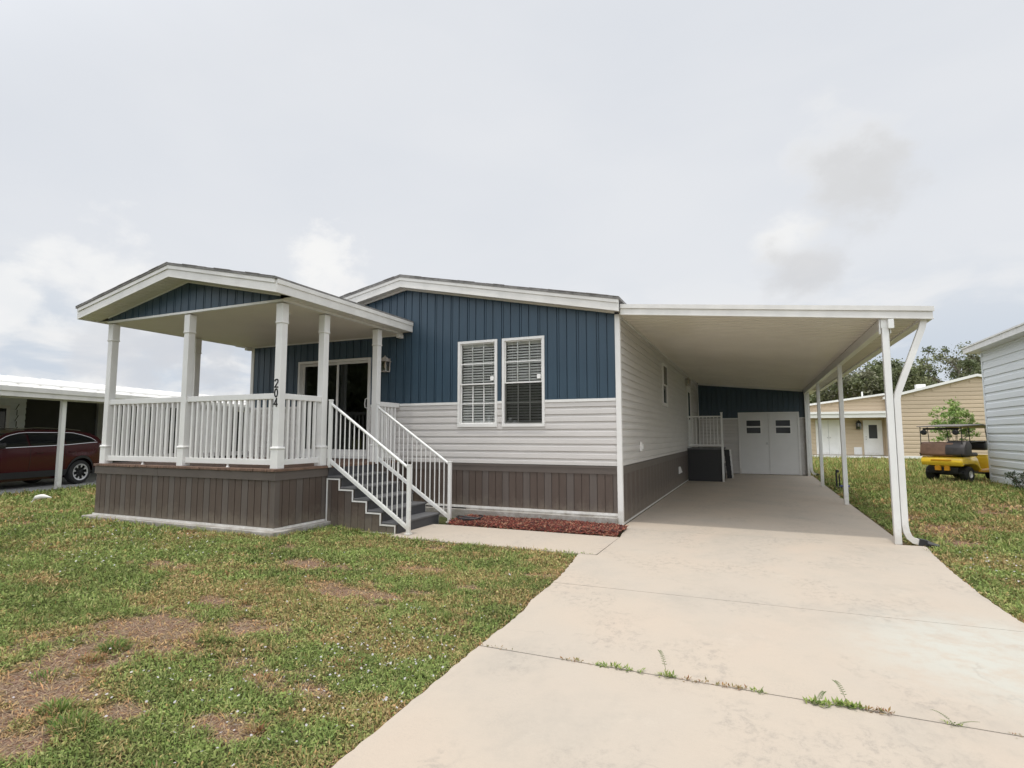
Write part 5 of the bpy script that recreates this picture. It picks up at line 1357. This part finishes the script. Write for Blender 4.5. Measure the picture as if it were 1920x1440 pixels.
# ================================================================== SUV
CARM = NB @ Matrix.Translation((0, 1.87, 0))      # local x toward the tail, y away from us, z up
car = thing('parked_suv', tuple(CARM @ Vector((.1, 0, 0))), 'dark red sport utility vehicle parked under the carport next door', 'car')
XF, XR = -2.42, 2.40; WH = ((-1.33, .36), (1.53, .36))
def interp(pts, x):
    for (a, b), (c, d) in zip(pts[:-1], pts[1:]):
        if x <= c:
            t = (x-a)/(c-a) if c > a else 0; t = min(max(t, 0), 1); return b+(d-b)*t
    return pts[-1][1]
belt = [(-2.42, .80), (-2.30, .92), (-1.9, 1.02), (-1.25, 1.09), (-.9, 1.10), (1.0, 1.16), (2.0, 1.23), (2.30, 1.20), (2.40, 1.0)]
roofl = [(-1.35, 1.10), (-.55, 1.52), (-.2, 1.60), (.4, 1.635), (1.3, 1.61), (1.85, 1.55), (2.12, 1.42), (2.36, 1.18)]
sill = .30
def halfw(x, z):
    w = .93; e = min(1, max(0, (x-XF)/.5)); f = min(1, max(0, (XR-x)/.35)); w *= (.80+.20*math.sin(e*math.pi/2))*(.88+.12*math.sin(f*math.pi/2))
    b = interp(belt, x)
    if z > b: w *= 1-.26*(z-b)/.48
    else: w *= 1-.035*((b-z)/.7)**2*1.5+.015*math.sin((z-sill)/(b-sill)*3.1)
    for cx, r in WH:
        q = abs(x-cx)
        if q < .6 and z < .9: w += .018*(1-(q/.6)**2)
    return w
def bottom(x):
    z = sill
    for cx, r in WH:
        q = abs(x-cx)
        if q < .425: z = max(z, .36+math.sqrt(.425**2-q*q))
    if x < -2.2: z = max(z, .30+(-2.2-x)*.6)
    if x > 2.2: z = max(z, .34+(x-2.2)*.6)
    return z
def side_grid(mb, x0, x1, zf0, zf1, nx_, nz_, off=0.0, mi=0, sides=(-1, 1)):
    for sgn in sides:
        vs = []
        for i in range(nx_+1):
            x = x0+(x1-x0)*i/nx_
            a, b = zf0(x), zf1(x)
            for j in range(nz_+1):
                z = a+(b-a)*j/nz_; vs.append(CARM @ Vector((x, sgn*(halfw(x, z)+off), z)))
        fs = []
        for i in range(nx_):
            for j in range(nz_):
                q = (i*(nz_+1)+j, (i+1)*(nz_+1)+j, (i+1)*(nz_+1)+j+1, i*(nz_+1)+j+1); fs.append(q if sgn < 0 else q[::-1])
        mb.add(vs, fs, mi, True)
mb = MB(); side_grid(mb, XF, XR, bottom, lambda x: interp(belt, x), 96, 8)
side_grid(mb, -1.35, 2.36, lambda x: interp(belt, x)-.001, lambda x: interp(roofl, x), 60, 6)
def across(mb, pts, mi=0, bow=.02, n=8):
    vs = []
    for (x, z) in pts:
        w = halfw(x, z)
        for j in range(n+1):
            t = -1+2*j/n; vs.append(CARM @ Vector((x, t*w, z+bow*(1-t*t))))
    fs = [(i*(n+1)+j, i*(n+1)+j+1, (i+1)*(n+1)+j+1, (i+1)*(n+1)+j) for i in range(len(pts)-1) for j in range(n)]
    mb.add(vs, [f[::-1] for f in fs], mi, True)
across(mb, [(x, interp(belt, x)) for x in np.linspace(XF, -1.3, 14)], bow=.04)
across(mb, [(x, interp(roofl, x)) for x in np.linspace(-.5, 1.95, 24)], bow=.03)
across(mb, [(2.36, 1.18), (2.40, 1.0), (2.42, .7), (2.38, .36)], bow=0)
across(mb, [(-2.42, .80), (-2.44, .6), (-2.40, .36)][::-1], bow=0)
mb.box(-2.0, 2.0, -.55, .55, .20, .34, T=CARM)
mb.build('body', M['red'], car)
mb = MB(); across(mb, [(x, interp(roofl, x)+.004) for x in np.linspace(-1.30, -.52, 8)], bow=.035); across(mb, [(x, interp(roofl, x)+.004) for x in np.linspace(1.97, 2.34, 6)], bow=.02)
mb.build('windscreen', M['carglass'], car)
wz0 = lambda x: interp(belt, x)+.035; 
def wtop(x): return min(interp(roofl, x)-.075, 1.54)
for a, b in ((-1.02, -.05), (.0, .98), (1.03, 1.95)):
    for sg in (-1, 1):
        mb = MB(); side_grid(mb, a, b, wz0, lambda x: max(wz0(x)+.004, wtop(x) if x < 1.4 else wtop(x)-.20*max(0, (x-1.35))**1.3), 16, 4, off=.006, sides=(sg,)); mb.build('side_window', M['carglass'], car)
mb = MB()
for sgn in (-1, 1):
    p = [CARM @ Vector((x, sgn*(halfw(x, wz0(x))+.010), wz0(x)-.008)) for x in np.linspace(-1.05, 2.03, 24)]; mb.tube(p, .010, 5)
    zt = lambda x: (wtop(x) if x < 1.4 else wtop(x)-.20*(x-1.35)**1.3)+.012
    p = [CARM @ Vector((x, sgn*(halfw(x, zt(x))+.010), zt(x))) for x in np.linspace(-1.0, 2.0, 24)]; mb.tube(p, .008, 5)
    p = [CARM @ Vector((x, sgn*.62, interp(roofl, x)+.045)) for x in np.linspace(-.3, 1.7, 10)]; mb.tube(p, .014, 6)
mb.build('chrome_trim', M['chrome'], car)
mb = MB(); side_grid(mb, XF+.02, XR-.02, lambda x: bottom(x)-.005, lambda x: max(bottom(x)+.075, .47), 96, 2, off=.010); mb.build('cladding', M['clad'], car)
mb = MB()
for sgn in (-1,):
    for x in (.22, 1.20): mb.bevbox(x-.09, x+.09, sgn*(halfw(x, .98)+.03)-.012, sgn*(halfw(x, .98)+.03)+.012, .965, .995, .006, T=CARM)
mb.build('door_handle', M['red'], car)
mb = MB()
for x in (-.98, -.02, 1.0):
    z = np.linspace(.45, 1.10, 8); mb.tube([CARM @ Vector((x+.10*(x > .9)*0, -(halfw(x, q)+.0015), q)) for q in z], .004, 4)
mb.build('door_seam', M['black'], car)
mb = MB(); mb.bevbox(-1.02, -.82, -1.13, -.95, 1.12, 1.27, .03, T=CARM, seg=2); mb.build('mirror', M['black'], car)
mb = MB(); mb.bevbox(2.20, 2.41, -.84, -.60, 1.0, 1.14, .02, T=CARM); mb.bevbox(2.20, 2.41, .60, .84, 1.0, 1.14, .02, T=CARM); mb.build('tail_light', M['tail'], car)
for cx, r in WH:
    for sgn in (-1, 1):
        ax = CARM.to_3x3() @ Vector((0, sgn, 0)); c = CARM @ Vector((cx, sgn*.70, r))
        mb = MB(); mb.lathe([(.235, .0), (.33, .0), (.355, .03), (.36, .11), (.355, .19), (.33, .22), (.25, .225)], c, ax, 32); w = mb.build('wheel', M['tyre'], car)
        mb = MB(); mb.lathe([(.001, .12), (.25, .12)], c, ax, 32, mi=1); mb.lathe([(.25, .225), (.245, .12)], c, ax, 32, mi=1)
        mb.lathe([(.212, .212), (.25, .226)], c, ax, 32)
        up_ = Vector((0, 0, 1)); s_ = ax.cross(up_)
        for k in range(8):
            a = k*math.pi/4+.2; dr = s_*math.cos(a)+up_*math.sin(a); pr = ax.cross(dr)
            mb.add([c+ax*.205+dr*.14-pr*.015, c+ax*.212+dr*.232-pr*.055, c+ax*.212+dr*.232+pr*.035, c+ax*.205+dr*.14+pr*.012], [(0, 1, 2, 3)])
            mb.tube([c+ax*.17+dr*.03, c+ax*.19+dr*.16], .018, 5, mi=1)
        mb.lathe([(.001, .20), (.035, .198), (.05, .17)], c, ax, 16, mi=1)
        mb.build('rim', [M['alloy'], M['black']], w)

# ================================================================== GOLF CART
gh_ = Vector((.62, .785, 0)).normalized(); gp_ = Vector((gh_.y, -gh_.x, 0))
GC = Matrix(((gh_.x, gp_.x, 0, 7.72), (gh_.y, gp_.y, 0, 12.95), (0, 0, 1, -.02), (0, 0, 0, 1)))   # x forward, y to its right, z up; origin under the rear axle
cart = thing('golf_cart', (7.72, 12.95, -.02), 'yellow golf cart with dark roof parked on the back lawn', 'golf cart')
mb = MB()
def body_slice(pts, y0, y1, b=.03): mb.prism(pts, y0, y1, 1, T=GC, bevel=b, seg=2)
body_slice([(-.42, .50), (-.47, .62), (-.44, .74), (-.36, .79), (.40, .80), (.52, .72), (.62, .50), (.78, .34), (.70, .34), (.50, .50), (.30, .56), (-.32, .56)], -.58, .58, .025)
rear = mb.build('rear_body', M['yellow'], cart)
mb = MB(); mb.box(-.478, -.46, -.28, .28, .665, .70, T=GC); mb.build('badge_recess', M['yellow2'], rear)
mb = MB()
for y0, y1 in ((-.58, -.50), (.50, .58)):
    mb.prism([(.66, .30), (1.50, .27), (1.60, .36), (1.55, .42), (.80, .40), (.70, .38)], y0, y1, 1, T=GC, bevel=.015)
mb.build('rocker_panel', M['yellow2'], cart)
mb = MB()
mb.prism([(1.28, .30), (1.42, .30), (1.52, .50), (1.75, .56), (1.98, .46), (2.06, .34), (2.12, .42), (2.06, .66), (1.70, .80), (1.24, .84), (1.18, .76)], -.56, .56, 1, T=GC, bevel=.03)
mb.build('front_cowl', M['yellow'], cart)
mb = MB(); mb.box(-.35, 1.5, -.50, .50, .26, .31, T=GC); mb.box(-.38, -.2, -.40, .40, .30, .46, T=GC); mb.tube([GC @ Vector((0, -.5, .24)), GC @ Vector((0, .5, .24))], .045, 10); mb.tube([GC @ Vector((1.66, -.5, .22)), GC @ Vector((1.66, .5, .22))], .03, 10)
mb.build('chassis', M['black'], cart)
mb = MB(); mb.box(-.44, -.38, -.20, -.04, .36, .50, T=GC); mb.box(-.44, -.38, .06, .20, .36, .50, T=GC); mb.build('rear_panel', M['yellow2'], cart)
mb = MB(); mb.bevbox(.10, .66, -.54, .54, .80, .92, .04, T=GC, seg=2); seat = mb.build('seat', M['greybag'], cart)
mb = MB(); mb.bevbox(-.02, .10, -.56, .56, .86, 1.24, .04, T=GC, seg=2); mb.build('backrest', M['greybag'], cart)
mb = MB(); mb.prism([(-.47, .85), (-.41, .80), (-.24, .81), (-.20, 1.22), (-.26, 1.26), (-.40, 1.22)], -.60, .34, 1, T=GC, bevel=.035)
mb.build('brown_cover', M['brown_seat'], cart)
mb = MB(); mb.prism([(-.49, .86), (-.40, .82), (-.02, .84), (.02, 1.16), (-.14, 1.30), (-.34, 1.27), (-.46, 1.10)], .12, .66, 1, T=GC, bevel=.04)
mb.build('storage_bag', M['greybag'], cart)
mb = MB()
for y in (-.57, .57):
    mb.tube([GC @ Vector((-.46, y, .80)), GC @ Vector((-.50, y, .88)), GC @ Vector((-.40, y, .83))], .02, 6)
    mb.tube([GC @ Vector((-.40, y, .80)), GC @ Vector((-.40, y, 1.74))], .013, 6); mb.tube([GC @ Vector((1.42, y*.95, .80)), GC @ Vector((1.22, y*.95, 1.72))], .014, 6)
    mb.tube([GC @ Vector((.16, y, .9)), GC @ Vector((.05, y, 1.74))], .012, 6)
mb.build('roof_strut', M['black'], cart)
mb = MB(); mb.prism([(-.56, 1.755), (.4, 1.80), (.95, 1.83), (1.60, 1.73), (1.60, 1.705), (.95, 1.79), (-.56, 1.73)], -.60, .60, 1, T=GC, bevel=.008); mb.build('roof', M['cart_roof'], cart)
mb = MB(); mb.bevbox(-.40, -.34, -.50, .50, 1.64, 1.70, .01, T=GC)
for y in (-.42, .46): mb.lathe([(.001, 0), (.05, 0), (.085, .05), (.085, .10), (.06, .13), (.001, .13)], GC @ Vector((-.42, y, 1.56)), GC.to_3x3() @ Vector((-1, 0, 0)), 16)
mb.build('fan', M['black'], cart)
mb = MB(); mb.bevbox(1.10, 1.34, .02, .56, .98, 1.24, .05, T=GC, seg=2); mb.bevbox(1.06, 1.36, .0, .58, 1.235, 1.28, .01, T=GC); mb.tube([GC @ Vector((.3, .50, 1.24)), GC @ Vector((.7, .56, 1.27)), GC @ Vector((1.06, .54, 1.26))], .02, 6); mb.build('dash_basket', M['black'], cart)
mb = MB(); mb.tube([GC @ Vector((1.30, -.28, .75)), GC @ Vector((1.05, -.28, 1.02))], .02, 8)
pts = [GC @ Vector((1.05+.11*math.sin(t)*.6, -.28+.17*math.cos(t), 1.03+.15*math.sin(t)*.7)) for t in [k*math.pi/8 for k in range(17)]]; mb.tube(pts, .012, 6, cap=False); mb.build('steering_wheel', M['black'], cart)
for cx, yy, r in ((0, .47, .25), (1.66, .47, .24)):
    for sgn in (-1, 1):
        c = GC @ Vector((cx, sgn*(yy-.11), r)); ax = GC.to_3x3() @ Vector((0, sgn, 0))
        mb = MB(); mb.lathe([(.10, .0), (r-.03, .0), (r-.005, .03), (r, .11), (r-.005, .19), (r-.03, .22), (.11, .22)], c, ax, 24); w = mb.build('wheel', M['tyre'], cart)
        mb = MB(); mb.lathe([(.001, .19), (.05, .19), (.07, .16), (.10, .17), (.118, .222)], c, ax, 20); mb.build('rim', M['white_al'], w)

# ================================================================== BLACK STAND on the side lawn
st = thing('hose_stand', (4.08, 8.35, 0), 'small black stand with a blue base between the rear carport posts', 'stand')
mb = MB(); mb.tube([(4.03, 8.35, 0), (4.03, 8.35, .42), (4.04, 8.35, .47), (4.07, 8.35, .49)], .022, 8); mb.tube([(4.10, 8.35, .08), (4.10, 8.35, .40)], .018, 8); mb.lathe([(.001, .0), (.04, .01), (.045, .05), (.03, .08), (.001, .085)], (4.06, 8.35, .44), n=14)
mb.build('upright', M['black'], st)
mb = MB(); mb.bevbox(4.0, 4.16, 8.28, 8.42, -.02, .07, .01); mb.build('base', M['black'], st)
mb = MB(); mb.bevbox(4.10, 4.33, 8.31, 8.37, .06, .11, .01); mb.build('strap', M['blue_strap'], st)

# ================================================================== WHITE BIRD feeding on the lawn
BX, BY = -12.25, -2.05
bz = float(lawnz(np.array([BX]), np.array([BY]))[0])+.012
dirb = Vector((-rt.x, -rt.y, 0)).normalized()      # head to the left of the picture
def BP(a, b, z): return Vector((BX, BY, bz))+(dirb*a+Vector((-dirb.y, dirb.x, 0))*b+Vector((0, 0, z)))*.86
bird = thing('white_bird', (BX, BY, bz), 'white wading bird bending to feed on the left lawn', 'bird')
bm = bmesh.new()
chain = [(-.30, 0, .165, .010), (-.22, 0, .175, .028), (-.10, 0, .19, .062), (.02, 0, .185, .070), (.10, 0, .155, .045), (.145, 0, .105, .022), (.175, 0, .060, .018), (.215, 0, .045, .024), (.245, 0, .040, .018)]
vs = [bm.verts.new(BP(a, b, z)-Vector((BX, BY, bz))) for a, b, z, r in chain]
for i in range(len(vs)-1): bm.edges.new((vs[i], vs[i+1]))
me = bpy.data.meshes.new('body'); bm.to_mesh(me); bm.free(); me.materials.append(M['feather'])
bo = bpy.data.objects.new('body', me); sc.collection.objects.link(bo); bo.parent = bird
sk = bo.modifiers.new('skin', 'SKIN')
for i, (a, b, z, r) in enumerate(chain): me.skin_vertices[0].data[i].radius = (r*.82, r*.82)
me.skin_vertices[0].data[3].use_root = True
sb = bo.modifiers.new('sub', 'SUBSURF'); sb.levels = 2; sb.render_levels = 2
mb = MB(); mb.tube([BP(.255, 0, .038), BP(.31, 0, .025), BP(.345, 0, .004)], [.009, .006, .002], 8); mb.build('beak', M['beak'], bird)
for s_ in (-1, 1):
    mb = MB(); mb.tube([BP(-.02, .025*s_, .14), BP(.01, .03*s_, .07), BP(-.01, .03*s_, .0)], .006, 6)
    for q in (-.025, 0, .025): mb.tube([BP(-.01, .03*s_, .003), BP(.035, .03*s_+q, .001)], .004, 5)
    mb.build('leg', M['beak'], bird)
mb = MB(); mb.lathe([(.001, .003), (.004, 0)], BP(.235, -.021, .05), tuple(Vector((dirb.y, -dirb.x, 0))), 8); mb.build('eye', M['black'], bird)
